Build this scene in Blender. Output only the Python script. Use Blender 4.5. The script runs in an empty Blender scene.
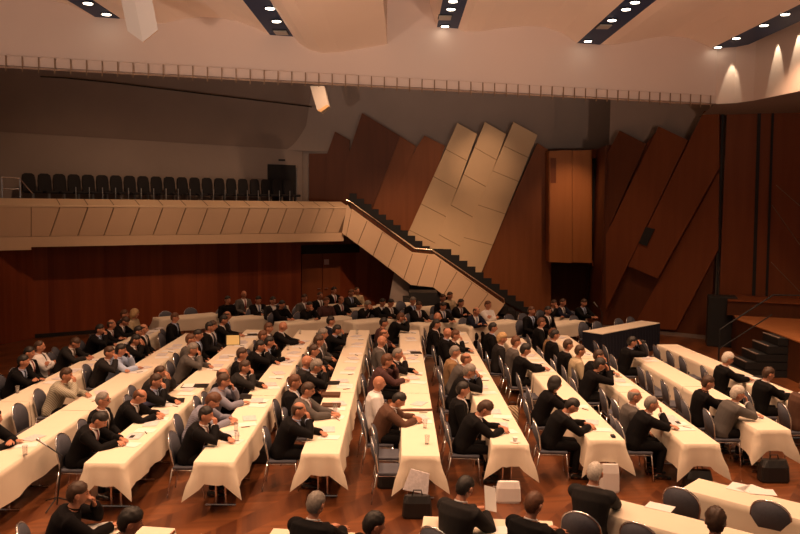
import bpy, bmesh, math, random
from mathutils import Vector, Matrix
random.seed(7)
PI = math.pi
SC = bpy.context.scene
COL = SC.collection
V = Vector

# ------------------------------------------------------------------ camera
F, CX, CY, H = 800.0, 400.0, 267.0, 4.2
P, R = math.radians(4.6), math.radians(0.6)
fwd = V((0, math.cos(P), -math.sin(P)))
r0 = V((1, 0, 0)); u0 = r0.cross(fwd)
rt = r0 * math.cos(R) + u0 * math.sin(R)
up = -r0 * math.sin(R) + u0 * math.cos(R)
EYE = V((0, 0, H))
cd = bpy.data.cameras.new('camera'); cam = bpy.data.objects.new('camera', cd); COL.objects.link(cam)
cam.matrix_world = Matrix(((rt.x, up.x, -fwd.x, 0), (rt.y, up.y, -fwd.y, 0), (rt.z, up.z, -fwd.z, H), (0, 0, 0, 1)))
cd.sensor_width = 36.0; cd.lens = 36.0 * F / 800.0; cd.clip_end = 200
SC.camera = cam

def ray(px, py): return fwd + rt * ((px - CX) / F) + up * ((CY - py) / F)
def atz(px, py, z):
    d = ray(px, py); return EYE + d * ((z - H) / d.z)
def aty(px, py, y):
    d = ray(px, py); return EYE + d * (y / d.y)
def onplane(px, py, p0, n):
    d = ray(px, py); return EYE + d * (n.dot(p0 - EYE) / n.dot(d))

# ------------------------------------------------------------------ materials
MATS = {}
def mat(name, col, rough=0.6, metal=0.0, noise=0.0, nscale=8.0, emit=None, estr=0.0, sheen=0.0, bump=0.0, spec=None):
    if name in MATS: return MATS[name]
    m = bpy.data.materials.new(name); m.use_nodes = True
    nt = m.node_tree; b = nt.nodes['Principled BSDF']
    b.inputs['Base Color'].default_value = (*col, 1); b.inputs['Roughness'].default_value = rough
    b.inputs['Metallic'].default_value = metal
    if spec is not None: b.inputs['Specular IOR Level'].default_value = spec
    if sheen: b.inputs['Sheen Weight'].default_value = sheen
    if noise or bump:
        tc = nt.nodes.new('ShaderNodeTexCoord'); n = nt.nodes.new('ShaderNodeTexNoise')
        n.inputs['Scale'].default_value = nscale; n.inputs['Detail'].default_value = 4
        nt.links.new(tc.outputs['Object'], n.inputs['Vector'])
        if noise:
            mx = nt.nodes.new('ShaderNodeMix'); mx.data_type = 'RGBA'
            mx.inputs[6].default_value = (*[c * (1 - noise) for c in col], 1)
            mx.inputs[7].default_value = (*[min(1, c * (1 + noise)) for c in col], 1)
            nt.links.new(n.outputs['Fac'], mx.inputs[0]); nt.links.new(mx.outputs[2], b.inputs['Base Color'])
        if bump:
            bp = nt.nodes.new('ShaderNodeBump'); bp.inputs['Strength'].default_value = bump
            nt.links.new(n.outputs['Fac'], bp.inputs['Height']); nt.links.new(bp.outputs['Normal'], b.inputs['Normal'])
    if emit:
        b.inputs['Emission Color'].default_value = (*emit, 1); b.inputs['Emission Strength'].default_value = estr
    MATS[name] = m; return m

def wood(name, c1, c2, axis=(0, 0, 1), planks=0.0, rough=0.4, grain=6.0):
    """streaky veneer: noise stretched along axis; planks>0 adds board-to-board variation across x/y"""
    if name in MATS: return MATS[name]
    m = bpy.data.materials.new(name); m.use_nodes = True; nt = m.node_tree; L = nt.links
    b = nt.nodes['Principled BSDF']; b.inputs['Roughness'].default_value = rough; b.inputs['Specular IOR Level'].default_value = .15
    tc = nt.nodes.new('ShaderNodeTexCoord'); mp = nt.nodes.new('ShaderNodeMapping')
    a = V(axis).normalized()
    q = a.rotation_difference(V((0, 0, 1))).to_euler()
    mp.inputs['Rotation'].default_value = q
    mp.inputs['Scale'].default_value = (1, 1, 0.06)
    L.new(tc.outputs['Object'], mp.inputs['Vector'])
    n = nt.nodes.new('ShaderNodeTexNoise'); n.inputs['Scale'].default_value = grain; n.inputs['Detail'].default_value = 6
    L.new(mp.outputs['Vector'], n.inputs['Vector'])
    mx = nt.nodes.new('ShaderNodeMix'); mx.data_type = 'RGBA'
    mx.inputs[6].default_value = (*c1, 1); mx.inputs[7].default_value = (*c2, 1)
    fac = n.outputs['Fac']
    if planks:
        mp2 = nt.nodes.new('ShaderNodeMapping'); mp2.inputs['Scale'].default_value = (1 / planks, 1 / planks, 0)
        L.new(tc.outputs['Object'], mp2.inputs['Vector'])
        wn = nt.nodes.new('ShaderNodeTexWhiteNoise'); fl = nt.nodes.new('ShaderNodeVectorMath'); fl.operation = 'FLOOR'
        L.new(mp2.outputs['Vector'], fl.inputs[0]); L.new(fl.outputs[0], wn.inputs['Vector'])
        ma = nt.nodes.new('ShaderNodeMath'); ma.operation = 'ADD'; ma.inputs[1].default_value = -0.3
        mm = nt.nodes.new('ShaderNodeMath'); mm.operation = 'MULTIPLY_ADD'; mm.inputs[1].default_value = 0.6
        L.new(wn.outputs['Value'], mm.inputs[0]); L.new(n.outputs['Fac'], ma.inputs[0]); L.new(ma.outputs[0], mm.inputs[2])
        fac = mm.outputs[0]
    L.new(fac, mx.inputs[0]); L.new(mx.outputs[2], b.inputs['Base Color'])
    MATS[name] = m; return m

def parquet():
    m = bpy.data.materials.new('parquet'); m.use_nodes = True; nt = m.node_tree; L = nt.links
    b = nt.nodes['Principled BSDF']; b.inputs['Roughness'].default_value = 0.32
    def N(op, a, bb=None):
        n = nt.nodes.new('ShaderNodeMath'); n.operation = op
        for i, s in enumerate((a, bb)):
            if s is None: continue
            if isinstance(s, (int, float)): n.inputs[i].default_value = s
            else: L.new(s, n.inputs[i])
        return n.outputs[0]
    tc = nt.nodes.new('ShaderNodeTexCoord'); mp = nt.nodes.new('ShaderNodeMapping'); mp.inputs['Rotation'].default_value = (0, 0, 0.6)
    L.new(tc.outputs['Object'], mp.inputs['Vector'])
    sp = nt.nodes.new('ShaderNodeSeparateXYZ'); L.new(mp.outputs['Vector'], sp.inputs[0])
    w = 0.42
    u = N('PINGPONG', sp.outputs['X'], w)
    col = N('FLOOR', N('DIVIDE', sp.outputs['X'], w))
    v = N('ADD', sp.outputs['Y'], u)
    k = N('FLOOR', N('DIVIDE', v, 0.09))
    cm = nt.nodes.new('ShaderNodeCombineXYZ'); L.new(col, cm.inputs[0]); L.new(k, cm.inputs[1])
    wn = nt.nodes.new('ShaderNodeTexWhiteNoise'); L.new(cm.outputs[0], wn.inputs['Vector'])
    par = N('MULTIPLY', N('MODULO', N('ABSOLUTE', col), 2.0), 0.35)
    ns = nt.nodes.new('ShaderNodeTexNoise'); ns.inputs['Scale'].default_value = 1.2
    L.new(tc.outputs['Object'], ns.inputs['Vector'])
    f = N('ADD', N('MULTIPLY', wn.outputs['Value'], 0.5), N('ADD', par, N('MULTIPLY', N('SUBTRACT', ns.outputs['Fac'], 0.5), 0.5)))
    mx = nt.nodes.new('ShaderNodeMix'); mx.data_type = 'RGBA'
    mx.inputs[6].default_value = (0.075, 0.022, 0.008, 1); mx.inputs[7].default_value = (0.22, 0.075, 0.025, 1)
    L.new(f, mx.inputs[0]); L.new(mx.outputs[2], b.inputs['Base Color'])
    return m

def checks(name, c1, c2, scale):
    m = bpy.data.materials.new(name); m.use_nodes = True; nt = m.node_tree
    b = nt.nodes['Principled BSDF']; b.inputs['Roughness'].default_value = 0.8
    w = nt.nodes.new('ShaderNodeTexWave'); w.inputs['Scale'].default_value = scale; w.bands_direction = 'DIAGONAL'
    tc = nt.nodes.new('ShaderNodeTexCoord'); nt.links.new(tc.outputs['Object'], w.inputs['Vector'])
    mx = nt.nodes.new('ShaderNodeMix'); mx.data_type = 'RGBA'
    mx.inputs[6].default_value = (*c1, 1); mx.inputs[7].default_value = (*c2, 1)
    nt.links.new(w.outputs['Fac'], mx.inputs[0]); nt.links.new(mx.outputs[2], b.inputs['Base Color'])
    return m

M_floor = parquet()
M_cloth = mat('table_linen', (0.80, 0.70, 0.56), 0.85, noise=0.05, nscale=3)
M_plaster = mat('ceiling_plaster', (0.62, 0.50, 0.44), 0.9, noise=0.04, nscale=0.6)
M_vault = mat('vault_plaster', (0.88, 0.74, 0.64), 0.9, noise=0.03, nscale=0.5)
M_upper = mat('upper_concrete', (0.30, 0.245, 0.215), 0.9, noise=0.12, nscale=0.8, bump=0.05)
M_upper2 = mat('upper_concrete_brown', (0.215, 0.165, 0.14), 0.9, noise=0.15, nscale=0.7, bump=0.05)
M_wallwood = wood('red_veneer', (0.13, 0.028, 0.011), (0.27, 0.065, 0.023), planks=0.62, rough=0.38)
M_panelw = wood('panel_veneer', (0.17, 0.055, 0.020), (0.27, 0.095, 0.035), axis=(0.42, 0, 0.9), rough=0.45)
M_paneld = wood('dark_shaded_veneer', (0.090, 0.030, 0.013), (0.145, 0.047, 0.020), axis=(0.42, 0, 0.9), rough=0.45)  # light falloff on the panels by the balcony end is put into this darker veneer
M_panelr = wood('side_panel_veneer', (0.150, 0.044, 0.016), (0.225, 0.070, 0.026), axis=(0.45, -0.2, 0.87), rough=0.45)
M_box = wood('orange_veneer', (0.36, 0.13, 0.04), (0.46, 0.18, 0.06), rough=0.4)
M_beige = mat('beige_panel', (0.64, 0.47, 0.29), 0.8, noise=0.06, nscale=2)
M_parapet = mat('parapet_panel', (0.70, 0.50, 0.33), 0.7, noise=0.04, nscale=2)
M_ledge = mat('parapet_ledge', (0.74, 0.55, 0.36), 0.6)
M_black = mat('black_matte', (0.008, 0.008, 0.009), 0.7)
M_dark = mat('dark_carpet', (0.012, 0.009, 0.008), 0.9)
M_joint = mat('joint_dark', (0.24, 0.155, 0.095), 0.8)
M_chrome = mat('chrome', (0.75, 0.75, 0.78), 0.18, 1.0)
M_steel = mat('steel', (0.55, 0.55, 0.55), 0.35, 1.0)
M_chair = mat('chair_fabric', (0.075, 0.078, 0.102), 0.75, noise=0.2, nscale=40)
M_chairdk = mat('balcony_chair_fabric', (0.012, 0.011, 0.013), 0.8)
M_navy = mat('slot_navy', (0.008, 0.030, 0.10), 0.6)
M_lamp = mat('lamp_glow', (1, 0.9, 0.75), 0.5, emit=(1, 0.85, 0.65), estr=9)
M_lampoff = mat('lamp_unlit', (0.32, 0.30, 0.27), 0.4)
M_white = mat('white_paint', (0.72, 0.66, 0.58), 0.6)
M_paper = mat('paper', (0.82, 0.80, 0.78), 0.8)
M_paper2 = mat('printed_paper', (0.62, 0.58, 0.60), 0.8, noise=0.35, nscale=30)
M_bluecloth = mat('navy_skirt', (0.004, 0.006, 0.018), 0.9)
M_leather = mat('black_leather', (0.012, 0.011, 0.011), 0.45)
M_stage = wood('stage_boards', (0.30, 0.11, 0.04), (0.42, 0.16, 0.06), axis=(1, 0, 0), rough=0.35)
M_stagefront = wood('stage_front_veneer', (0.06, 0.022, 0.010), (0.10, 0.036, 0.016), rough=0.5)
M_glass = mat('clear_glass', (0.9, 0.9, 0.9), 0.05)
M_glass.node_tree.nodes['Principled BSDF'].inputs['Transmission Weight'].default_value = 0.9

SKIN = mat('skin', (0.47, 0.205, 0.12), 0.5, noise=0.08, nscale=20)
SKIN_D = mat('skin_dark', (0.06, 0.028, 0.018), 0.45)
EYE_M = mat('eye', (0.05, 0.035, 0.03), 0.3)
BROW = mat('brow', (0.15, 0.075, 0.045), 0.7)
LIP = mat('lips', (0.40, 0.13, 0.10), 0.5)
HAIRC = {'k': mat('hair_black', (0.014, 0.010, 0.008), 0.55, noise=.55, nscale=45, bump=.6), 'b': mat('hair_brown', (0.055, 0.026, 0.013), 0.55, noise=.55, nscale=45, bump=.6),
         'r': mat('hair_auburn', (0.11, 0.042, 0.018), 0.55, noise=.55, nscale=45, bump=.6), 'g': mat('hair_grey', (0.22, 0.19, 0.165), 0.55, noise=.55, nscale=45, bump=.6),
         'w': mat('hair_white', (0.55, 0.50, 0.44), 0.55, noise=.55, nscale=45, bump=.6), 'y': mat('hair_blond', (0.50, 0.32, 0.15), 0.55, noise=.55, nscale=45, bump=.6)}
SUIT = {'k': mat('suit_black', (0.0062, 0.0056, 0.0062), 0.8, spec=.12, noise=0.3, nscale=12), 'g': mat('suit_charcoal', (0.0217, 0.0198, 0.0198), 0.8, spec=.12, noise=0.2, nscale=12),
        'h': mat('suit_grey', (0.085, 0.075, 0.07), 0.8, noise=0.2, nscale=12), 'n': mat('suit_brown', (0.085, 0.034, 0.016), 0.8, noise=0.2, nscale=12),
        't': mat('jacket_tan', (0.27, 0.155, 0.07), 0.8, noise=0.15, nscale=12), 'u': mat('suit_navy', (0.0099, 0.0124, 0.0260), 0.8, spec=.12, noise=0.2, nscale=12),
        'd': mat('pullover_black', (0.0074, 0.0062, 0.0068), 0.95, spec=.12), 'm': mat('jacket_maroon', (0.060, 0.020, 0.020), 0.85),
        'w': mat('shirt_white', (0.74, 0.72, 0.72), 0.8), 'b': mat('shirt_light_blue', (0.42, 0.52, 0.74), 0.8),
        'e': mat('jacket_beige', (0.46, 0.37, 0.24), 0.85, noise=0.2, nscale=20), 'c': checks('shirt_checked', (0.50, 0.46, 0.36), (0.24, 0.22, 0.17), 14),
        'p': checks('shirt_striped', (0.30, 0.32, 0.42), (0.14, 0.13, 0.17), 16)}
SUITW = {'k': 'black suit', 'g': 'charcoal suit', 'h': 'grey suit', 'n': 'brown suit', 't': 'tan jacket', 'u': 'navy suit',
         'd': 'black pullover', 'm': 'maroon jacket', 'w': 'white shirt', 'b': 'blue shirt', 'e': 'beige jacket', 'c': 'checked shirt', 'p': 'striped shirt'}
TROUS = mat('trousers_black', (0.0068, 0.0062, 0.0068), 0.85, spec=.12)
SHOE = mat('shoe_black', (0.010, 0.009, 0.009), 0.3)
TIES = [mat('tie_dark', (0.02, 0.02, 0.03), 0.5), mat('tie_red', (0.22, 0.02, 0.015), 0.5), mat('tie_blue', (0.10, 0.14, 0.30), 0.5), mat('tie_brown', (0.12, 0.07, 0.03), 0.5)]

# ------------------------------------------------------------------ mesh helpers
def new_obj(name, me, m=None, parent=None):
    o = bpy.data.objects.new(name, me); COL.objects.link(o)
    if m is not None and len(me.materials) == 0: me.materials.append(m)
    if parent is not None: o.parent = parent
    return o
def build(name, bm, m, parent=None, smooth=False):
    bmesh.ops.recalc_face_normals(bm, faces=bm.faces)
    me = bpy.data.meshes.new(name); bm.to_mesh(me); bm.free()
    if smooth:
        for p in me.polygons: p.use_smooth = True
    return new_obj(name, me, m, parent)
def tag(o, label, cat, group=None, kind=None):
    o['label'] = label; o['category'] = cat
    if group: o['group'] = group
    if kind: o['kind'] = kind
    return o
def empty(name, loc, rz=0.0):
    o = bpy.data.objects.new(name, None); COL.objects.link(o); o.empty_display_size = 0.2
    o.location = loc; o.rotation_euler = (0, 0, rz); return o
def struct(o): o['kind'] = 'structure'; return o
def dup(root):
    c = root.copy(); COL.objects.link(c)
    for ch in root.children:
        k = ch.copy(); COL.objects.link(k); k.parent = c
    return c
def box(bm, x0, x1, y0, y1, z0, z1, bev=0.0):
    r = bmesh.ops.create_cube(bm, size=1.0, matrix=Matrix.Translation(((x0 + x1) / 2, (y0 + y1) / 2, (z0 + z1) / 2)) @ Matrix.Diagonal((x1 - x0, y1 - y0, z1 - z0, 1)))
    if bev:
        es = list({e for v in r['verts'] for e in v.link_edges})
        bmesh.ops.bevel(bm, geom=es, offset=bev, segments=2, affect='EDGES', profile=0.5)
def tube(bm, pts, rad, n=8, closed=False):
    pts = [V(p) for p in pts]; rings = []
    rads = rad if isinstance(rad, (list, tuple)) else [rad] * len(pts)
    ref = None; N = len(pts)
    for i, p in enumerate(pts):
        a = pts[(i - 1) % N] if (i > 0 or closed) else p
        b = pts[(i + 1) % N] if (i < N - 1 or closed) else p
        t = (b - a).normalized()
        if ref is None:
            ref = V((0, 0, 1)) if abs(t.z) < 0.9 else V((1, 0, 0))
        s = t.cross(ref).normalized(); ref = s.cross(t).normalized()
        rings.append([bm.verts.new(p + (s * math.cos(2 * PI * k / n) + ref * math.sin(2 * PI * k / n)) * rads[i]) for k in range(n)])
    for i in range(N if closed else N - 1):
        A, B = rings[i], rings[(i + 1) % N]
        for k in range(n): bm.faces.new((A[k], A[(k + 1) % n], B[(k + 1) % n], B[k]))
    if not closed:
        bm.faces.new(rings[0][::-1]); bm.faces.new(rings[-1])
def loft(bm, rings, n=16):
    """rings: (centre, U vector, V vector) ellipses joined into a closed tube"""
    rs = []
    for c, U, W in rings:
        rs.append([bm.verts.new(V(c) + V(U) * math.cos(2 * PI * k / n) + V(W) * math.sin(2 * PI * k / n)) for k in range(n)])
    for A, B in zip(rs, rs[1:]):
        for k in range(n): bm.faces.new((A[k], A[(k + 1) % n], B[(k + 1) % n], B[k]))
    bm.faces.new(rs[0][::-1]); bm.faces.new(rs[-1])
def prism(bm, pts, d):
    """polygon pts extruded by vector d"""
    a = [bm.verts.new(V(p)) for p in pts]; b = [bm.verts.new(V(p) + V(d)) for p in pts]
    bm.faces.new(a); bm.faces.new(b[::-1]); n = len(pts)
    for i in range(n): bm.faces.new((a[i], b[i], b[(i + 1) % n], a[(i + 1) % n]))
def quad(bm, *pts):
    bm.faces.new([bm.verts.new(V(p)) for p in pts])
def obj_prism(name, pts, d, m, parent=None):
    bm = bmesh.new(); prism(bm, pts, d); return build(name, bm, m, parent)

ORD = ['', 'first', 'second', 'third', 'fourth', 'fifth', 'sixth', 'seventh', 'eighth', 'ninth', 'tenth', 'eleventh', 'twelfth', 'thirteenth',
       'fourteenth', 'fifteenth', 'sixteenth', 'seventeenth', 'eighteenth', 'nineteenth', 'twentieth', 'twenty-first', 'twenty-second', 'twenty-third', 'twenty-fourth', 'twenty-fifth', 'twenty-sixth', 'twenty-seventh', 'twenty-eighth', 'twenty-ninth', 'thirtieth']

exec_parts = []
# ================================================================== ROOM
bm = bmesh.new(); quad(bm, (-18, 1.0, 0), (18, 1.0, 0), (18, 36, 0), (-18, 36, 0)); struct(build('floor', bm, M_floor))

# wooden wall under the balcony
P0 = V((-11.03, 23.96, 0)); U1 = V((0.843, 0.538, 0)).normalized(); N1 = V((0.538, -0.843, 0)).normalized()
def w1(s, k, z): return P0 + U1 * s + N1 * k + V((0, 0, z))
bm = bmesh.new(); prism(bm, [w1(-0.02, 0, 0), w1(8.85, 0, 0), w1(8.85, 0, 2.9), w1(-0.02, 0, 2.9)], -N1 * 0.3)
struct(build('wall_back', bm, M_wallwood))
bm = bmesh.new(); prism(bm, [w1(0, 0.01, 0), w1(8.6, 0.01, 0), w1(8.6, 0.01, 0.12), w1(0, 0.01, 0.12)], N1 * 0.03)
struct(build('baseboard_back', bm, M_dark))
# recessed double door
bm = bmesh.new(); prism(bm, [w1(8.85, -0.35, 0), w1(11.6, -0.35, 0), w1(11.6, -0.35, 2.9), w1(8.85, -0.35, 2.9)], -N1 * 0.2)
struct(build('wall_door_recess', bm, M_wallwood))
bm = bmesh.new(); prism(bm, [w1(8.95, -0.30, 2.30), w1(11.4, -0.30, 2.30), w1(11.4, -0.30, 2.62), w1(8.95, -0.30, 2.62)], N1 * 0.08)
struct(build('trim_1', bm, M_dark))
dr = struct(empty('door_1', w1(9.9, -0.35, 0)))
for i, (a, b) in enumerate(((9.02, 9.84), (9.87, 10.6))):
    bm = bmesh.new(); prism(bm, [w1(a, -0.33, 0.02) - dr.location, w1(b, -0.33, 0.02) - dr.location, w1(b, -0.33, 2.29) - dr.location, w1(a, -0.33, 2.29) - dr.location], N1 * 0.05)
    build('door_leaf', bm, M_panelr, dr)
    bm = bmesh.new(); hx = b - 0.08 if i == 0 else a + 0.08
    tube(bm, [w1(hx, -0.26, 1.0) - dr.location, w1(hx, -0.24, 1.0) - dr.location, w1(hx + (-0.12 if i == 0 else 0.12), -0.24, 1.0) - dr.location], 0.012)
    build('door_handle', bm, M_steel, dr)
c = w1(10.02, -0.27, 1.98)
tag(obj_prism('door_sign', [c - U1 * .1 - V((0, 0, .1)), c + U1 * .1 - V((0, 0, .1)), c + U1 * .1 + V((0, 0, .1)), c - U1 * .1 + V((0, 0, .1))], N1 * 0.01, mat('sign_pale', (0.55, 0.36, 0.30), 0.6)),
    'small pale square sign fixed to the wooden double door under the balcony', 'sign')
# short wall on the far side of the corner
A = V((-11.03, 23.96, 0)); B = V((-13.5, 17.5, 0))
struct(obj_prism('wall_left', [A, B, B + V((0, 0, 2.9)), A + V((0, 0, 2.9))], V((-0.3, 0.1, 0)), M_wallwood))

# balcony slab and parapet (K = distance of parapet in front of the wall)
bal = struct(empty('floor_balcony', w1(0, 1.0, 2.8))); O = bal.location.copy()
tag(bal, 'long beige balcony with panelled parapet above the dark red wooden wall', 'balcony')
def bp(s, k, z): return w1(s, k, z) - O
S0, S1 = -0.15, 10.25
def band(name, m, prof, sa, sb, shift=(0, 0)):
    bm = bmesh.new()
    pa = [bp(sa, k, z) for k, z in prof]; d = U1 * (sb - sa)
    prism(bm, pa, d); return build(name, bm, m, bal)
band('ledge', M_ledge, [(0.40, 4.16), (0.42, 4.21), (1.0, 4.03), (1.0, 3.97), (0.85, 3.95), (0.4, 4.02)], S0, S1)
band('lower_strip', M_parapet, [(0.62, 3.12), (0.82, 3.10), (0.82, 2.80), (0.62, 2.80)], S0, S1 - 0.1)
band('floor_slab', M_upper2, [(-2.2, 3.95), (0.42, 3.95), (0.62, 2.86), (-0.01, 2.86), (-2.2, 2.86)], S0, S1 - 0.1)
# slanted facing panels separated by dark joints
js = [0.72]
jpx = [88, 114, 139.5, 163, 186, 208, 230, 250, 269, 287, 304, 320, 334]
def fprof(s): return [bp(s, 0.99, 3.965), bp(s, 0.82, 3.11)]
js = [S0] + [ (onplane(60, 206, P0 + N1, N1) - P0).dot(U1)] + [(onplane(x, 206.5, P0 + N1, N1) - P0).dot(U1) for x in jpx] + [S1 - 0.03]
for a, b in zip(js, js[1:]):
    g = 0.018; bm = bmesh.new()
    sa_ = 0 if a == S0 else -.27; p = [bp(a + g, 0.985, 3.96), bp(b - g, 0.985, 3.96), bp(b - g - .27, 0.82, 3.11), bp(a + g + sa_, 0.82, 3.11)]
    prism(bm, p, -N1 * 0.06); build('parapet_panel', bm, M_parapet, bal)
bm = bmesh.new(); prism(bm, [bp(S0, 0.91, 3.96), bp(S1 - 0.05, 0.91, 3.96), bp(S1 - 0.05, 0.745, 3.11), bp(S0, 0.745, 3.11)], -N1 * 0.08)
build('backing', bm, M_joint, bal)
# joints across the ledge
for s in js[1:-1]:
    bm = bmesh.new(); prism(bm, [bp(s - .012, .43, 4.212), bp(s + .012, .43, 4.212), bp(s + .012 + .0, 1.002, 4.034), bp(s - .012, 1.002, 4.034)], V((0, 0, 0.003))); build('ledge_joint', bm, M_joint, bal)
# balcony part turning forward at the corner, runs out of the picture
bl2 = struct(empty('floor_balcony_return', w1(S0, 1.0, 2.8))); O2 = bl2.location.copy()
tag(bl2, 'beige balcony return with plain parapet, beyond the corner at the picture edge', 'balcony')
U2 = V((-0.80, -0.60, 0)); N2 = V((0.6, -0.8, 0)); U2 = V((-0.86, -0.51, 0)).normalized()
def b2(s, k, z): return w1(S0 + 0.0, 0, z) + U2 * s + N1 * k - O2
for nm, m, prof in (('ledge', M_ledge, [(0.40, 4.16), (0.42, 4.21), (1.0, 4.03), (1.0, 3.97), (0.85, 3.95), (0.4, 4.02)]),
                    ('parapet_panel', M_parapet, [(0.985, 3.96), (0.82, 3.11), (0.76, 3.11), (0.925, 3.96)]),
                    ('lower_strip', M_parapet, [(0.55, 3.12), (0.82, 3.10), (0.86, 2.72), (0.55, 2.72)]),
                    ('floor_slab', M_upper2, [(-2.2, 3.95), (0.42, 3.95), (0.6, 2.86), (-2.2, 2.86)])):
    bm = bmesh.new(); prism(bm, [b2(-0.0, k, z) for k, z in prof], U2 * 3.5); build(nm, bm, m, bl2)

# upper wall behind the balcony seats: pale lower band, brown plaster leaning forward above
UK = -1.36
struct(obj_prism('wall_upper_back', [w1(-4, UK, 3.9), w1(9.55, UK, 3.9), w1(9.55, UK, 6.12), w1(-4, UK, 6.28)], -N1 * 0.2, M_upper))
bm = bmesh.new(); prism(bm, [w1(-4, UK + .02, 6.28), w1(9.55, UK + .02, 6.12), w1(9.9, UK + 0.5, 9.6), w1(-4, UK + 0.5, 9.6)], -N1 * 0.3)
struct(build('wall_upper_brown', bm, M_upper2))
# middle wall behind the stairs
YW = 30.4
bm = bmesh.new(); prism(bm, [(-3.9, YW, 0), (5.75, YW, 0), (5.75, YW, 9.6), (-3.9, YW, 9.6)], (0, 0.3, 0)); struct(build('wall_middle', bm, M_upper))
# rounded corner between the two upper walls
bm = bmesh.new(); cc = []
pa = w1(8.7, UK + 0.01, 0); pc = V((-3.42, YW, 0)); pb = V((-2.0, YW - 0.02, 0))
for i in range(13):
    t = i / 12; cc.append(pa * (1 - t) ** 2 + pc * 2 * t * (1 - t) + pb * t * t)
for a, b in zip(cc, cc[1:]):
    quad(bm, a + V((0, 0, 6.1)), b + V((0, 0, 6.1)), b + V((0, 0, 9.6)), a + V((0, 0, 9.6)))
struct(build('wall_upper_corner', bm, M_upper, smooth=True))
# side wall towards the stage
Q0 = V((9.98, 24.85, 0)); Q1 = V((6.85, 27.1, 0)); U3 = (Q0 - Q1).normalized(); N3 = V((-U3.y, U3.x, 0)) * -1
if N3.y > 0: N3 = -N3
sil = [onplane(x, y, Q0, N3) for x, y in ((607, 153), (620, 132), (645, 145), (659, 128), (688, 142), (704, 112), (720, 112))]; sil = [s_ for s_ in sil]
bm = bmesh.new(); prism(bm, [V((sil[0].x, sil[0].y, 0))] + sil + [V((sil[-1].x, sil[-1].y, 0))], -N3 * 0.3); struct(build('wall_right', bm, M_paneld))
Q2 = Q1 + V((0.4, 3.6, 0))
struct(obj_prism('wall_niche_side', [Q1 - N3 * .05, Q2, Q2 + V((0, 0, 6.2)), Q1 - N3 * .05 + V((0, 0, 6.2))], V((0.3, 0, 0)), M_paneld))
struct(obj_prism('wall_niche_back', [(5.7, YW + .2, 0), (8, YW + .2, 0), (8, YW + .2, 2.6), (5.7, YW + .2, 2.6)], (0, .2, 0), M_stagefront))
struct(obj_prism('wall_niche_top', [(5.7, YW + .2, 2.6), (9.5, YW + .2, 2.6), (9.5, YW + .2, 9.6), (5.7, YW + .2, 9.6)], (0, .2, 0), M_upper))
# upper plaster above side wall
struct(obj_prism('wall_upper_side', [Q1 - N3 * .35, Q0 - N3 * .35, Q0 - N3 * .35 + V((0, 0, 9.6)), Q1 - N3 * .35 + V((0, 0, 9.6))], -N3 * 0.2, M_upper))
# small skirting along side wall
struct(obj_prism('baseboard_right', [Q1 + N3 * .02, Q0 + N3 * .02, Q0 + N3 * .02 + V((0, 0, .12)), Q1 + N3 * .02 + V((0, 0, .12))], N3 * 0.05, M_upper2))

# ---- slanted wall panels
def pan(name, px, p0, n, off, thick, m, label, joints=None):
    pts = [onplane(x, y, p0 + n * off, n) for x, y in px]
    c = sum(pts, V()) / len(pts); e = empty(name, c)
    tag(e, label, 'wall panel', 'slanted wall panels')
    bm = bmesh.new(); prism(bm, [p - c for p in pts], -n * thick); build('board', bm, m, e)
    if joints:
        for (a, b) in joints:
            A_ = onplane(*a, p0 + n * (off + .003), n) - c; B_ = onplane(*b, p0 + n * (off + .003), n) - c
            bm = bmesh.new(); tube(bm, [A_, B_], 0.012, 4); build('joint', bm, mat('slab_joint', (.38, .26, .15), .8), e)
    return e
NY = V((0, -1, 0)); PY = V((0, YW, 0))
pan('wall_panel', [(309, 153.5), (328, 153.5), (328, 240), (309, 225)], PY, NY, 0.10, 0.10, M_paneld, 'dark low wooden panel with flat top beside the balcony door')
pan('wall_panel', [(327, 154), (335, 131.5), (350, 140), (345, 250), (322, 250)], PY, NY, 0.22, 0.12, M_paneld, 'narrow dark wooden panel with slanted top above the balcony end')
pan('wall_panel', [(345, 165), (362, 113), (400, 136), (366, 225), (345, 250), (338, 230)], PY, NY, 0.36, 0.14, M_paneld, 'tall dark brown wooden panel with the highest slanted peak')
pan('wall_panel', [(400, 136), (416, 146), (383, 232), (362, 226)], PY, NY, 0.30, 0.10, M_panelw, 'reddish wooden panel between the tall dark one and its short neighbour')
pan('wall_panel', [(424.5, 135.5), (445, 146), (412, 245), (376, 235), (416, 148)], PY, NY, 0.40, 0.12, M_panelw, 'reddish wooden slanted panel directly beside the first beige panel')
def lerp(a, b, t): return (a[0] + (b[0] - a[0]) * t, a[1] + (b[1] - a[1]) * t)
bj = []
for off, thk, q, lab in ((0.56, .22, [(457.5, 123), (477, 134), (432, 256), (404, 242)], 'beige slab panel bordering the reddish wood, first of three'),
                    (0.59, .24, [(485, 122), (506, 134), (456, 270), (430, 256)], 'beige slab panel in the middle of the three beige ones'),
                    (0.62, .26, [(513.5, 122), (537.5, 135), (480, 276), (450, 270)], 'beige slab panel on the side of the tall brown panel, third of three')):
    jj = []
    sh = 0.06 * len(bj); bj.append(1)
    for t in (0.22 - sh * .5, 0.45 - sh, 0.68 - sh, 0.9 - sh):
        jj.append((lerp(q[0], q[3], t), lerp(q[1], q[2], t)))
    pan('wall_panel', q, PY, NY, off, thk, M_beige, lab, jj)
pan('wall_panel', [(537.5, 143), (551, 151.5), (551, 318), (474, 318), (474, 285)], PY, NY, 0.50, 0.16, M_panelw, 'large brown wooden panel sloping above the foot of the stairs')
PW3 = Q0
pan('wall_panel', [(608, 152), (619.6, 130.6), (646, 144), (610, 225)], PW3, N3, 0.10, 0.10, M_paneld, 'brown slanted wall panel beside the orange wooden cabinet')
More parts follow.
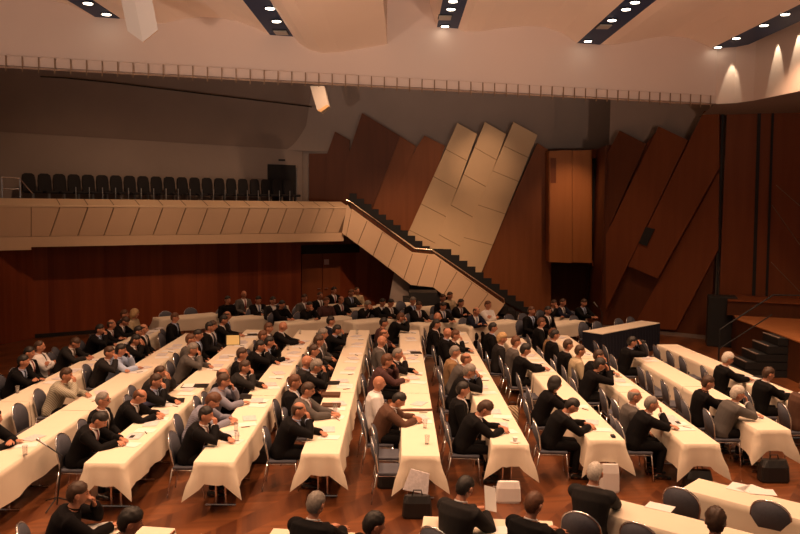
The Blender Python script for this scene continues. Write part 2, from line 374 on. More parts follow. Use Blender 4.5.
pan('wall_panel', [(658.6, 126.4), (688, 140.4), (606, 310), (606, 235)], PW3, N3, 0.18, 0.12, M_panelr, 'long brown slanted wall panel with the second highest peak by the cabinet')
pan('wall_panel', [(704, 111), (719, 111), (719, 168), (657.6, 278.6), (628, 266)], PW3, N3, 0.26, 0.12, M_panelr, 'brown slanted wall panel carrying the small dark speaker grille')
pan('wall_panel', [(719, 172), (718, 250), (676, 330), (633, 327)], PW3, N3, 0.14, 0.10, M_panelr, 'lowest brown wall panel, reaching down to the skirting by the stage')
g = [onplane(x, y, PW3 + N3 * .265, N3) for x, y in ((646, 227), (655, 229), (647, 246), (639, 243))]
tag(obj_prism('speaker_grille', g, N3 * .05, M_black), 'small dark tilted speaker grille on the brown wall panel', 'speaker')

# orange hung cabinet with dark side
cb = empty('wall_cabinet', V((6.0, 29.4, 2.2))); tag(cb, 'tall orange wooden cabinet hung high over the dark niche', 'cabinet')
O3 = cb.location
def cp(px, py, y): return aty(px, py, y) - O3
for a, b in ((550, 571.6), (572.4, 591)):
    bm = bmesh.new(); prism(bm, [cp(a, 151, 29.2), cp(b, 150, 29.2), cp(b, 263, 29.2), cp(a, 262, 29.2)], (0, 0.05, 0)); build('door', bm, M_box, cb)
bm = bmesh.new(); prism(bm, [cp(549, 151, 29.26), cp(592, 150, 29.26), cp(592, 263, 29.26), cp(549, 262, 29.26)], (0, 0.9, 0)); build('carcass', bm, M_box, cb)
bm = bmesh.new(); prism(bm, [cp(550.5, 158, 29.19), cp(556, 158, 29.19), cp(556, 183, 29.19), cp(550.5, 183, 29.19)], (0, 0.01, 0)); build('inset_panel', bm, M_panelr, cb)
bm = bmesh.new(); prism(bm, [cp(592, 158, 29.6), cp(606.5, 158, 29.6), cp(606.5, 262, 29.6), cp(592, 262, 29.6)], (0, .3, 0)); build('speaker_bay', bm, M_black, cb)
bm = bmesh.new(); prism(bm, [cp(592, 149, 29.4), cp(607, 150, 29.4), cp(607, 158, 29.4), cp(592, 158, 29.4)], (0, .5, 0)); build('bay_top', bm, M_panelr, cb)
bm = bmesh.new(); prism(bm, [cp(592, 261, 29.4), cp(607, 262, 29.4), cp(607, 266, 29.4), cp(592, 266, 29.4)], (0, .5, 0)); build('bay_bottom', bm, M_panelr, cb)

# wall behind the stage
T0 = V((9.98, 24.85, 0)); T1 = V((17.0, 22.2, 0)); U4 = (T1 - T0).normalized(); N4 = V((U4.y, -U4.x, 0))
bm = bmesh.new(); prism(bm, [T0, T1, T1 + V((0, 0, 7.3)), T0 + V((0, 0, 7.3))], -N4 * .3); struct(build('wall_stage', bm, M_panelr))
def w4(px, py, k=0.0): return onplane(px, py, T0 + N4 * k, N4)
for i, (xa, xb, wd) in enumerate(((723.5, 716.5, 2.2), (760, 753, 3.5), (773.5, 766, 2.6))):
    pts = [w4(xa - wd / 2 - .3, 100, .02), w4(xa + wd / 2 - .3, 100, .02), w4(xb + wd / 2, 315, .02), w4(xb - wd / 2, 315, .02)]
    struct(obj_prism('trim_%d' % (i + 2), pts, N4 * .03, M_black))
for i, (a, b) in enumerate((((772, 205), (800, 245)), ((771, 262), (800, 292)), ((776, 185), (800, 206)))):
    bm = bmesh.new(); tube(bm, [w4(*a, .01), w4(*b, .01)], .012, 4); struct(build('trim_%d' % (i + 5), bm, M_joint))

# ================================================================== STAIRS from the balcony
st = empty('staircase', V((0.6, 28.6, 0))); tag(st, 'beige panelled staircase with bright handrail descending from balcony to the floor', 'staircase')
OS = st.location.copy(); YS = 28.6
def sp(px, py, y=YS): return aty(px, py, y) - OS
topl = [(347, 207), (351.5, 210), (412.5, 253.7), (434, 255.5), (504, 305)]
botl = [(342, 233), (346, 236), (411, 285), (432.5, 287), (490, 327)]
# facing panels: joint pixels top / bottom, two runs and the landing
Jt = [(351.5, 210), (367, 221), (382.5, 232), (397.5, 243), (412.5, 253.7), (427.5, 255), (441, 260.5), (457, 272), (472, 283), (488, 294), (504, 305)]
Jb = [(346, 236), (357.5, 244.5), (373, 256), (388, 267.5), (403.5, 279.5), (417, 285.6), (433, 287.3), (443.5, 295), (459, 305), (473, 315), (489, 325)]
for i in range(len(Jt) - 1):
    a, b, c_, d = Jt[i], Jt[i + 1], Jb[i + 1], Jb[i]
    if i == 4: poly = [a, b, c_, (411, 285), d]
    elif i == 5: poly = [a, (434, 255.5), b, c_, d]
    else: poly = [a, b, c_, d]
    bm = bmesh.new(); prism(bm, [sp(x + (0.35 if k in (0, len(poly) - 1) else -0.0), y) for k, (x, y) in enumerate(poly)], (0, 0.10, 0)); build('parapet_panel', bm, M_parapet, st)
for a, b in zip(Jt[1:-1], Jb[1:-1]):
    bm = bmesh.new(); tube(bm, [sp(*a, YS - .004), sp(*b, YS - .004)], 0.012, 4); build('joint', bm, M_joint, st)
tri = [(347, 204.5), (351.5, 210), (346, 236), (342, 233)]
bm = bmesh.new(); prism(bm, [sp(x, y, YS - .02) for x, y in tri], (0, 0.3, 0)); build('end_panel', bm, M_parapet, st)
# top cap, handrail with posts
def off_path(pts, dy): return [(x, y + dy) for x, y in pts]
capp = [(351.5, 210), (412.5, 253.7), (434, 255.5), (504, 305)]
for a, b in zip(capp, capp[1:]):
    A_, B_ = sp(*a), sp(*b)
    bm = bmesh.new(); prism(bm, [A_, B_, B_ + V((0, 0, .035)), A_ + V((0, 0, .05))], (0, .12, 0)); build('cap', bm, M_ledge, st)
bm = bmesh.new(); rr = [(346, 200), (350, 201.5), (415, 248.5), (432, 250), (504, 299), (504.5, 304)]
tube(bm, [sp(x, y, YS + .08) for x, y in rr], 0.03, 8); build('handrail', bm, mat('brass_rail', (0.85, 0.70, 0.52), 0.22, 1.0), st)
for i in range(12):
    t = i / 11; xx = 350 + t * (500 - 350)
    def yat(pts, x):
        for a, b in zip(pts, pts[1:]):
            if a[0] <= x <= b[0]: return a[1] + (b[1] - a[1]) * (x - a[0]) / (b[0] - a[0])
        return pts[-1][1]
    bm = bmesh.new(); tube(bm, [sp(xx, yat(rr, xx), YS + .08), sp(xx, yat(capp, max(351.5, xx)), YS + .08)], 0.015, 6); build('rail_post', bm, M_black, st)
for (a, b_), (c_, d_) in (((capp[0], capp[1]), (rr[1], rr[2])), ((capp[1], capp[2]), (rr[2], rr[3])), ((capp[2], capp[3]), (rr[3], rr[4]))):
    bm = bmesh.new(); prism(bm, [sp(a[0], a[1] - 1.2, YS + .09), sp(b_[0], b_[1] - 1.2, YS + .09), sp(d_[0], d_[1] + 1.6, YS + .09), sp(c_[0], c_[1] + 1.6, YS + .09)], (0, .03, 0)); build('guard_board', bm, M_stagefront, st)
# treads
zt, zl = 3.25, 1.62
def flight(x0, z0, x1, z1, n):
    for i in range(n):
        xa = x0 + (x1 - x0) * i / n; xb = x0 + (x1 - x0) * (i + 1) / n; z = z0 + (z1 - z0) * (i + 1) / n
        bm = bmesh.new(); box(bm, xa - OS.x, xb - OS.x + .03, YS + .1 - OS.y, YW - .02 - OS.y, z - .28, z + 0.0); build('step', bm, M_dark, st)
flight(-1.9, 3.95, 0.45, 2.05, 11)
bm = bmesh.new(); box(bm, .45 - OS.x, 1.35 - OS.x, YS + .1 - OS.y, YW - .02 - OS.y, 1.75, 2.02); build('landing', bm, M_dark, st)
flight(1.35, 2.02, 4.75, 0.0, 12)
def skirt(x0, z0, x1, z1, n):
    top = []
    for i in range(n):
        xa = x0 + (x1 - x0) * i / n; xb = x0 + (x1 - x0) * (i + 1) / n; z = z0 + (z1 - z0) * (i + .5) / n
        top += [(xa, z), (xb, z)]
    pts = [V((x, YW - .66, z)) - OS for x, z in top] + [V((x1, YW - .66, max(0, z1 - .8))) - OS, V((x0, YW - .66, z0 - .8)) - OS]
    bm = bmesh.new(); prism(bm, pts, (0, .04, 0)); build('stepped_skirting', bm, M_black, st)
skirt(-1.9, 4.62, 1.1, 2.50, 11); skirt(1.1, 2.50, 1.6, 2.50, 1); skirt(1.6, 2.60, 4.95, .25, 11)
# undercroft: dark lower steps and pale pier beneath the landing
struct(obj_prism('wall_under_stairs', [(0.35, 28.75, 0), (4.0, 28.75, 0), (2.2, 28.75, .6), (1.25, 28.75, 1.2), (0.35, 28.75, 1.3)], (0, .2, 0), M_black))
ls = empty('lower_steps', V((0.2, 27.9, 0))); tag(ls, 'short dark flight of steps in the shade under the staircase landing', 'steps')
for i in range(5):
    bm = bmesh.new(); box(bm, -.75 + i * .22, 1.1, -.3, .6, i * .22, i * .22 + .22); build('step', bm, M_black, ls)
def fy(px, py, y): return aty(px, py, y)
pp = [fy(x, y, 28.95) for x, y in ((386, 312), (394, 273), (399, 277), (414, 288), (412, 312))]; pp[0].z = pp[-1].z = 0
struct(obj_prism('wall_pier', pp, (0, .3, 0), M_upper))
struct(obj_prism('wall_below_balcony', [(-2.4, YW - .06, 0), (.6, YW - .06, 0), (.6, YW - .06, 2.3), (-1.0, YW - .06, 3.1), (-2.4, YW - .06, 3.1)], (0, .04, 0), M_wallwood))

# ================================================================== CEILING
FA = V((-8.53, 17.25, 7.0)); FB = V((8.63, 22.34, 7.0)); UF = (FB - FA).normalized(); NF = V((UF.y, -UF.x, 0))
def fp(px, py): return onplane(px, py, FA, NF)
EXT = V((0, -14, 0))
fa_ = FA - UF * 6; FBP = FB.copy()
bm = bmesh.new(); prism(bm, [fa_, FBP, V((FBP.x, FBP.y, 9.7)), V((fa_.x, fa_.y, 9.7))], -NF * .25); struct(build('wall_ceiling_fascia', bm, M_plaster))
# the right end turns towards the viewer
TC2 = V((13.2, 12.0, 7.0)); TC1 = V((9.66, 19.69, 7.0))
bm = bmesh.new(); cv = CVX = [FBP, FBP + (UF * .45 + V((0, -.35, 0))), FBP + (UF * .75 + V((0, -1.0, 0))), TC1, TC2]
for p, q in zip(cv, cv[1:]):
    quad(bm, p, q, V((q.x, q.y, 9.7)), V((p.x, p.y, 9.7)))
struct(build('wall_ceiling_turn', bm, M_plaster))
bm = bmesh.new(); bm.faces.new([bm.verts.new(V(p)) for p in [FBP, *cv[1:], TC2 + V((6, 0, 0)), V((19, 26, 7.0)), V((9.5, 26, 7.0))]])
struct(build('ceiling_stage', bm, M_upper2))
bm = bmesh.new(); quad(bm, (-22, 2, 9.7), (20, 2, 9.7), (20, 34, 9.7), (-22, 34, 9.7)); struct(build('ceiling', bm, M_plaster))
def vault(name, px, lab):
    pts = [fp(x, y) for x, y in px]; c = pts[0].copy()
    pts = [p - c for p in pts]; bm = bmesh.new()
    topz = 9.5 - c.z
    poly = pts + [V((pts[-1].x, pts[-1].y, topz)), V((pts[0].x, pts[0].y, topz))]
    prism(bm, poly, EXT); o = build(name, bm, M_vault)
    o.location = c; return struct(o)
vault('ceiling_vault', [(-120, -60), (-60, -30), (0, -6), (40, -3), (70, 5), (95, 17)], '')
vault('ceiling_vault', [(120, 18), (145, 24), (165, 23), (180, 19.5), (200, 17), (220, 18), (240, 22), (258, 29), (270, 35)], '')
vault('ceiling_vault', [(293, 36), (300, 44), (310, 50), (322, 53), (340, 52), (362, 48.5), (387, 44)], '')
vault('ceiling_vault', [(430, 4), (434, 18), (437, 27)], '')
vault('ceiling_vault', [(458, 29), (465, 31.5), (481, 31.5), (501, 28), (525, 26), (545, 27), (562, 33), (577, 43)], '')
vault('ceiling_vault', [(600, 44), (612, 45), (630, 42), (650, 38), (667, 36), (688, 38), (703, 44), (712, 48)], '')
slots = [((95, 17), (120, 18)), ((270, 35), (293, 36)), ((437, 27), (458, 28.5)), ((577, 43), (600, 44)), ((712, 48), (737, 47))]
SLN = ['over the wooden wall', 'second from the wooden wall', 'in the middle of the ceiling', 'second from the stage', 'beside the stage']
SLOTG = []
for (p, q), nm in zip(slots, SLN):
    A_, B_ = fp(*p), fp(*q); z = min(A_.z, B_.z) + .0; A_.z = B_.z = z
    bm = bmesh.new(); prism(bm, [A_, B_, B_ + V((0, 0, .3)), A_ + V((0, 0, .3))], EXT); struct(build('ceiling_light_slot', bm, M_navy)); SLOTG.append((A_, B_, z))
lampx = [[(106.5, 14), (88, 3)], [(270, 8), (276.5, 21), (281, 32)], [(453, 1), (451, 9), (445, 17), (445, 26)], [(635, 2), (626, 9), (612, 20), (604, 26), (588, 41)], [(718, 47), (735, 38), (764, 25), (785, 14)]]
off = {(281, 32), (445, 17), (604, 26)}
for si, L_ in enumerate(lampx):
    A_, B_, z = SLOTG[si]
    for li, q in enumerate(L_):
        c = atz(*q, z - 0.012)
        xm = (A_.x + B_.x) / 2; c.x = max(min(A_.x, B_.x) + .08, min(max(A_.x, B_.x) - .08, c.x))
        e = empty('downlight', c)
        tag(e, '%s ceiling lamp, %s in slot %s' % ('unlit square' if q in off else 'lit round', ORD[li + 1], SLN[si]), 'ceiling lamp', 'ceiling slot lamps')
        bm = bmesh.new()
        if q in off: box(bm, -.14, .14, -.2, .2, -.03, .01)
        else: bmesh.ops.create_cone(bm, cap_ends=True, segments=20, radius1=.09, radius2=.10, depth=.04)
        build('lens', bm, M_lampoff if q in off else M_lamp, e)
        bm = bmesh.new(); tube(bm, [(.11 * math.cos(t * PI / 8), .11 * math.sin(t * PI / 8), 0) for t in range(16)], .014, 6, closed=True) if q not in off else tube(bm, [(-.15, -.21, 0), (.15, -.21, 0), (.15, .21, 0), (-.15, .21, 0)], .014, 6, closed=True)
        build('rim', bm, M_black, e)
# rail with short posts along the fascia's lower edge
rl = empty('fascia_rail', FA.copy()); tag(rl, 'thin pale rail with many short brown uprights along the ceiling fascia edge', 'rail')
Lf = (FB - FA).length + 2
bm = bmesh.new(); prism(bm, [NF * .02 - UF * 2, NF * .05 - UF * 2, NF * .05 + V((0, 0, .012)) - UF * 2, NF * .02 + V((0, 0, .012)) - UF * 2], UF * Lf); build('rail', bm, M_upper2, rl)
bm = bmesh.new(); prism(bm, [NF * .02 - UF * 2 + V((0, 0, .22)), NF * .05 - UF * 2 + V((0, 0, .22)), NF * .05 + V((0, 0, .232)) - UF * 2, NF * .02 + V((0, 0, .232)) - UF * 2], UF * Lf); build('rail', bm, M_plaster, rl)
bm0 = bmesh.new(); box(bm0, -.010, .010, -.012, .012, -.10, .22); pm = bpy.data.meshes.new('post'); bm0.to_mesh(pm); bm0.free()
for i in range(62):
    o = new_obj('post', pm, M_joint, rl); o.location = UF * (-1.8 + i * .32) + NF * .045; o.rotation_euler.z = math.atan2(UF.y, UF.x)
# hanging box fixtures
e = empty('hanging_light_housing', aty(142, 36, 15.2)); tag(e, 'white angular light housing with orange end hanging from the ceiling near the corner', 'light')
O4 = e.location.copy()
t_ = [(127.5, 31), (143, 42), (158, 30), (149, 26), (134, 29)]
fr = [onplane(x, y, O4, V((0, -1, 0))) - O4 for x, y in t_]
bm = bmesh.new(); prism(bm, fr, (0.0, .03, 0)); build('end_cap', bm, mat('lamp_orange', (0.80, 0.52, 0.24), 0.6), e)
bm = bmesh.new(); prism(bm, fr, (-0.12, -.25, 1.0)); build('body', bm, mat('housing_grey', (.62, .58, .55), .5), e)
e = empty('hanging_light_housing', aty(320, 100, 26)); tag(e, 'white box light housing high on the upper wall behind the ceiling fascia', 'light'); O5 = e.location.copy()
bm = bmesh.new(); prism(bm, [aty(x, y, 26) - O5 for x, y in ((310, 86), (324, 86), (329, 106), (321, 112), (317, 110))], (.0, .5, 0)); build('body', bm, M_white, e)
bm = bmesh.new(); prism(bm, [aty(x, y, 25.99) - O5 for x, y in ((317, 110), (321, 112), (329, 106), (327, 104.5), (320, 109))], (.0, .1, 0)); build('end_cap', bm, mat('lamp_orange', (0.8, .5, .24)), e)
# thin cable on the brown upper wall
bm = bmesh.new(); pts = []
for x, y in ((40, 76.5), (65, 78), (110, 82.5), (180, 91), (250, 99.5), (312, 107)):
    pts.append(onplane(x, y, P0 + N1 * (UK + .62), N1))
tube(bm, pts, .02, 5); tag(build('cable', bm, M_black), 'thin black cable running across the brown upper wall below the fascia', 'cable')
# spotlight on stalk near stage slot
c = fp(736, 49); e = empty('stage_spotlight', c + V((0, -.4, -.1))); tag(e, 'small black spotlight on a stalk under the ceiling slot by the stage', 'light')
bm = bmesh.new(); tube(bm, [(0, 0, .15), (0, 0, -.15)], .015, 6); build('stalk', bm, M_black, e)
bm = bmesh.new(); tube(bm, [(0, 0, -.12), (0.02, -.02, -.42)], .06, 10); build('can', bm, M_black, e)

# ================================================================== BALCONY furniture
bmx = bmesh.new(); box(bmx, -.22, .22, -.20, .20, .42, .50, .03); bs = bpy.data.meshes.new('seat'); bmx.to_mesh(bs); bmx.free()
bmx = bmesh.new()
prism(bmx, [(-.25, -.20, .46), (-.25, .20, .46), (-.28, .215, .80), (-.29, .18, .98), (-.295, .1, 1.03), (-.295, -.1, 1.03), (-.29, -.18, .98), (-.28, -.215, .80)], (.06, 0, 0)); bk = bpy.data.meshes.new('backrest'); bmx.to_mesh(bk); bmx.free()
bmx = bmesh.new(); box(bmx, -.03, .03, -.03, .03, 0, .42); box(bmx, -.16, .16, -.03, .03, 0, .03); bl = bpy.data.meshes.new('pedestal'); bmx.to_mesh(bl); bmx.free()
cxs = [33, 49] + [64 + 14.6 * i - 0.105 * i * i for i in range(19)]
for i, x in enumerate(cxs):
    c = onplane(x, 190, P0 + N1 * (-.45), N1); c.z = 3.95
    e = empty('balcony_chair', c, math.atan2(-.6, .8)); tag(e, 'black upholstered balcony chair, %s along the row from the steel railing' % ORD[i + 1], 'chair', 'balcony chairs')
    for me in (bs, bk): new_obj(me.name, me, M_chairdk, e)
    new_obj('pedestal', bl, M_steel, e)
for i in range(19):
    x = 76 + 13.5 * i - .09 * i * i
    c = onplane(x, 196, P0 + N1 * .30, N1); c.z = 3.95
    bm = bmesh.new(); tube(bm, [(0, 0, 0), (0, 0, .62)], .014, 6); e = build('rail_stanchion', bm, M_steel); e.location = c
    tag(e, 'slim steel stanchion behind the balcony ledge, %s from the corner railing' % ORD[i + 1], 'post', 'balcony stanchions')
e = empty('steel_railing', onplane(12, 190, P0 + N1 * .1, N1)); e.location.z = 3.95; tag(e, 'pale steel guard railing on the balcony at the corner', 'railing'); o_ = e.location.copy()
for nm, pts in (('top_rail', [(1, 177), (19, 178), (33, 194)]), ('middle_rail', [(2, 189), (20, 189)])):
    bm = bmesh.new(); tube(bm, [onplane(x, y, P0 + N1 * .1, N1) - o_ for x, y in pts], .022, 8); build(nm, bm, M_chrome, e)
for x in (2, 20):
    bm = bmesh.new(); q = onplane(x, 177.5, P0 + N1 * .1, N1) - o_; tube(bm, [(q.x, q.y, 0), q], .02, 8); build('railing_post', bm, M_chrome, e)
d0 = struct(empty('door_2', w1(8.5, UK, 3.95))); o_ = d0.location.copy()
bm = bmesh.new(); prism(bm, [w1(8.15, UK + .01, 3.95) - o_, w1(9.25, UK + .01, 3.95) - o_, w1(9.25, UK + .01, 5.55) - o_, w1(8.15, UK + .01, 5.55) - o_], N1 * .05); build('door_leaf', bm, M_black, d0)
bm = bmesh.new(); q = w1(9.27, UK + .1, 5.5) - o_; tube(bm, [(q.x, q.y, 0), q], .02, 6); build('door_frame', bm, M_steel, d0)
bm = bmesh.new(); q = w1(8.7, UK + .05, 5.72) - o_; box(bm, q.x - .12, q.x + .12, q.y - .03, q.y + .03, q.z - .03, q.z + .03); build('lamp', bm, M_black, d0)

# ================================================================== STAGE
SX = 9.42
bm = bmesh.new(); prism(bm, [(SX + .2, 22.6, 0), (SX, 14, 0), (17, 14, 0), (17, 22.3, 0), (10.2, 24.5, 0), (10.0, 24.0, 0)], (0, 0, .97)); sg = struct(build('floor_stage_base', bm, M_stagefront))
bm = bmesh.new(); prism(bm, [(SX + .17, 22.6, .975), (SX - .03, 14, .975), (17, 14, .975), (17, 22.3, .975), (10.2, 24.5, .975)], (0, 0, .03)); struct(build('floor_stage_boards', bm, M_stage))
bm = bmesh.new(); prism(bm, [w4(727, 312, 1.5).xy.to_3d() + V((0, 0, 1.0)), T1 + N4 * 1.5 + V((0, 0, 1.0)), T1 + V((0, 0, 1.0)), T0 + U4 * .3 + V((0, 0, 1.0))], (0, 0, .42)); struct(build('floor_stage_riser', bm, M_stagefront))
bm = bmesh.new(); q = w4(727, 312, 1.55); prism(bm, [V((q.x, q.y, 1.42)), T1 + N4 * 1.55 + V((0, 0, 1.42)), T1 + V((0, 0, 1.42)), T0 + U4 * .3 + V((0, 0, 1.42))], (0, 0, .04)); struct(build('trim_8', bm, M_panelr))
bm = bmesh.new(); box(bm, -.45, .35, -.3, .4, 0, 1.5, .02); e = build('stage_cabinet', bm, M_black); e.location = (9.75, 23.9, 0); e.rotation_euler.z = -.3
tag(e, 'tall black equipment box standing at the far corner of the stage', 'box')
ss = empty('stage_steps', V((8.9, 20.0, 0))); tag(ss, 'dark five-step stair leading up to the stage boards', 'steps'); o_ = ss.location
ed = [((736, 360.6), (748.6, 366)), ((743.4, 353), (759, 360)), ((752.4, 347), (769, 353)), ((762, 341), (779, 348)), ((772.6, 336), (790, 340.4))]
for i, (a, b) in enumerate(ed):
    z = .2 * (i + 1); A_, B_ = atz(*a, z), atz(*b, z); xs = (A_.x + B_.x) / 2; y0, y1 = 19.4, 20.25
    bm = bmesh.new(); box(bm, 8.25 + i * .26 - o_.x, 9.6 - o_.x, y0 - o_.y, y1 - o_.y, z - .2 + .002, z - .02); st_ = build('step', bm, M_black, ss)
    bm = bmesh.new(); box(bm, 8.24 + i * .26 - o_.x, 8.29 + i * .26 - o_.x, y0 - o_.y, y1 - o_.y, z - .025, z); build('step_edge', bm, M_upper2, ss)
for nm, y in (('far', 20.28),):
    hr = empty('stage_handrail', V((8.9, y, 0))); tag(hr, 'thin black tubular handrail beside the stage steps', 'handrail')
    bm = bmesh.new(); tube(bm, [(-.7, 0, 0), (-.7, 0, 1.05), (.62, 0, 1.95), (1.4, 0, 1.95), (1.4, 0, 1.0)], .022, 8); build('rail', bm, M_black, hr)
    bm = bmesh.new(); tube(bm, [(-.7, 0, .55), (.62, 0, 1.45)], .015, 6); build('middle_rail', bm, M_black, hr)

# ================================================================== TABLES
def RX(i, y):
    """x of the seat-side table edge of row i at depth y"""
    b = {1: 0, 2: 0, 3: 0, 4: 0, 5: 0, 6: -.004, 7: -.008, 8: -.018, 9: -.024, 10: -.045, 11: -.09}[i]
    x0 = {1: -6.80, 2: -5.55, 3: -4.10, 4: -2.69, 5: -1.32, 6: .06, 7: 1.37, 8: 2.83, 9: 4.17, 10: 5.62, 11: 7.20}[i]
    return x0 + b * (y - 11)
NEAR = {1: 9.6, 2: 9.0, 3: 10.25, 4: 10.35, 5: 10.75, 6: 10.70, 7: 11.25, 8: 11.52, 9: 11.38, 10: 12.15, 11: 11.2}
FARY = {1: 21.0, 2: 20.6, 3: 21.3, 4: 21.3, 5: 21.4, 6: 21.5, 7: 21.3, 8: 20.4, 9: 20.9, 10: 18.0, 11: 19.7}
ROWN = {i: ORD[12 - i] + ' row from stage' for i in range(1, 12)}
TW = 0.50; TH = 0.75

def table_mesh():
    parts = {}
    bm = bmesh.new(); box(bm, -TW / 2 + .01, TW / 2 - .01, -.67, .67, TH - .035, TH - .008, .004); parts['table_top'] = (bm, M_panelr)
    for s in (-1, 1):
        for k in (-.065, .065):
            bm = bmesh.new(); tube(bm, [(k, s * .52, .03), (k, s * .52, TH - .03)], .014, 8); parts.setdefault('leg', []); parts['leg'].append((bm, M_chrome))
        bm = bmesh.new(); tube(bm, [(-.21, s * .52, .02), (.21, s * .52, .02)], .018, 8); parts.setdefault('foot_bar', []); parts['foot_bar'].append((bm, M_chrome))
    return parts
def make_table():
    e = empty('folding_table', (0, 0, 0))
    for k, v in table_mesh().items():
        for bm, m in (v if isinstance(v, list) else [v]): build(k, bm, m, e)
    return e
TPROTO = make_table(); TUSED = [False]
def place_table(c, rz, label, group):
    t = TPROTO if not TUSED[0] else dup(TPROTO); TUSED[0] = True
    t.location = c; t.rotation_euler = (0, 0, rz); return tag(t, label, 'table', group)

def cloth_mesh(w, l, ends, seed, side=.40, endd=.31, corner=.49):
    """linen over a w x l table centred on the origin; ends=(near,far) tells which ends hang over"""
    rnd = random.Random(seed); hw, hl = w / 2, l / 2; bm = bmesh.new(); z = TH + .003
    per = []   # (top point, outward dir, hang)
    def wav(t, ph): return .5 + .5 * math.sin(t * 9.0 + ph) + .25 * math.sin(t * 23 + ph * 2)
    ph = rnd.uniform(0, 6)
    nx, ny = 8, max(8, int(l / .14))
    edge = [V((-hw + w * i / nx, -hl, 0)) for i in range(nx)] + [V((hw, -hl + l * j / ny, 0)) for j in range(ny)] + \
           [V((hw - w * i / nx, hl, 0)) for i in range(nx)] + [V((-hw, hl - l * j / ny, 0)) for j in range(ny)]
    n = len(edge); pos = 0; rows = 5
    rings = []
    for r in range(rows + 1):
        f = r / rows; ring = []
        for k, p in enumerate(edge):
            on_n = abs(p.y + hl) < 1e-6; on_f = abs(p.y - hl) < 1e-6; on_s = abs(abs(p.x) - hw) < 1e-6
            o = V((0, 0, 0)); hang = 0
            if on_s: o += V((math.copysign(1, p.x), 0, 0)); hang = max(hang, side)
            if on_n and (ends[0] or not on_s):
                if ends[0]: o += V((0, -1, 0)); hang = max(hang, endd)
            if on_f and (ends[1] or not on_s):
                if ends[1]: o += V((0, 1, 0)); hang = max(hang, endd)
            # corner lengthening
            for e_, yy in ((ends[0], -hl), (ends[1], hl)):
                if e_:
                    dc = max(0, 1 - (abs(p.y - yy) / .20 if on_s else (hw - abs(p.x)) / .11))
                    if dc > 0 and (on_s or abs(p.y - yy) < 1e-6):
                        hang = hang + (corner - hang) * dc ** 1.3
            hem = .012 * math.sin(k * .9 + ph) + .02 * math.sin(k * .23 + ph)
            if hang == 0: ring.append(V((p.x, p.y, z))); continue
            s_ = k * .14
            amp = (.012 + .030 * wav(s_, ph) * f)
            if o.length > 1.2: o = o.normalized() * 1.5; amp = .03 + .10 * f
            ring.append(V((p.x, p.y, z)) + o * (.010 + amp * min(1, f * 1.6)) + V((0, 0, -(hang + hem) * f - (.004 if r else 0))))
        rings.append([bm.verts.new(q) for q in ring])
    for A_, B_ in zip(rings, rings[1:]):
        for k in range(n):
            p, q = A_[k], A_[(k + 1) % n]
            if (B_[k].co - p.co).length < 1e-5 and (B_[(k + 1) % n].co - q.co).length < 1e-5: continue
            ed_near = abs(edge[k].y + hl) < 1e-6 and abs(edge[(k + 1) % n].y + hl) < 1e-6
            ed_far = abs(edge[k].y - hl) < 1e-6 and abs(edge[(k + 1) % n].y - hl) < 1e-6
            if (ed_near and not ends[0]) or (ed_far and not ends[1]): continue
            try: bm.faces.new((p, q, B_[(k + 1) % n], B_[k]))
            except ValueError: pass
    bm.faces.new(rings[0])
    bmesh.ops.remove_doubles(bm, verts=bm.verts, dist=1e-5)
    lone = [v for v in bm.verts if not v.link_faces]
    bmesh.ops.delete(bm, geom=lone, context='VERTS')
    bmesh.ops.triangulate(bm, faces=[f for f in bm.faces if len(f.verts) > 4])
    return bm

def put_cloth(c, rz, l, ends, label, group, seed, m=None, **kw):
    bm = cloth_mesh(kw.pop('w', TW), l, ends, seed, **kw); o = build('tablecloth', bm, m or M_cloth)
    for p in o.data.polygons: p.use_smooth = abs(p.normal.z) < .7
    o.location = c; o.rotation_euler = (0, 0, rz); return tag(o, label, 'tablecloth', group)

for i in range(1, 12):
    L = FARY[i] - NEAR[i]; ns = max(1, round(L / 3.6)); sl = L / ns
    for s in range(ns):
        y0 = NEAR[i] + s * sl; y1 = y0 + sl; ym = (y0 + y1) / 2
        xa, xb = RX(i, y0), RX(i, y1); rz = -math.atan2(xb - xa, sl)
        cx = (xa + xb) / 2 + TW / 2
        wh = 'near end' if s == 0 else ('far end' if s == ns - 1 else 'middle')
        put_cloth((cx, ym, 0), rz, sl - .012, (s == 0, s == ns - 1), 'cream tablecloth over the %s of the %s of tables' % (wh, ROWN[i]), 'cream row tablecloths', i * 10 + s, side=.40 + .03 * ((i * 7 + s) % 3))
        nt = max(1, int(sl / 1.37))
        for k in range(nt):
            yy = y0 + sl * (k + .5) / nt; x_ = RX(i, yy) + TW / 2
            end = s == 0 and k == 0
            place_table((x_, yy, 0), rz, ('folding table with chrome legs at the near end of the %s' if end else 'folding table hidden under tablecloths along the %s') % ROWN[i], None if end else 'folding tables along the ' + ROWN[i])

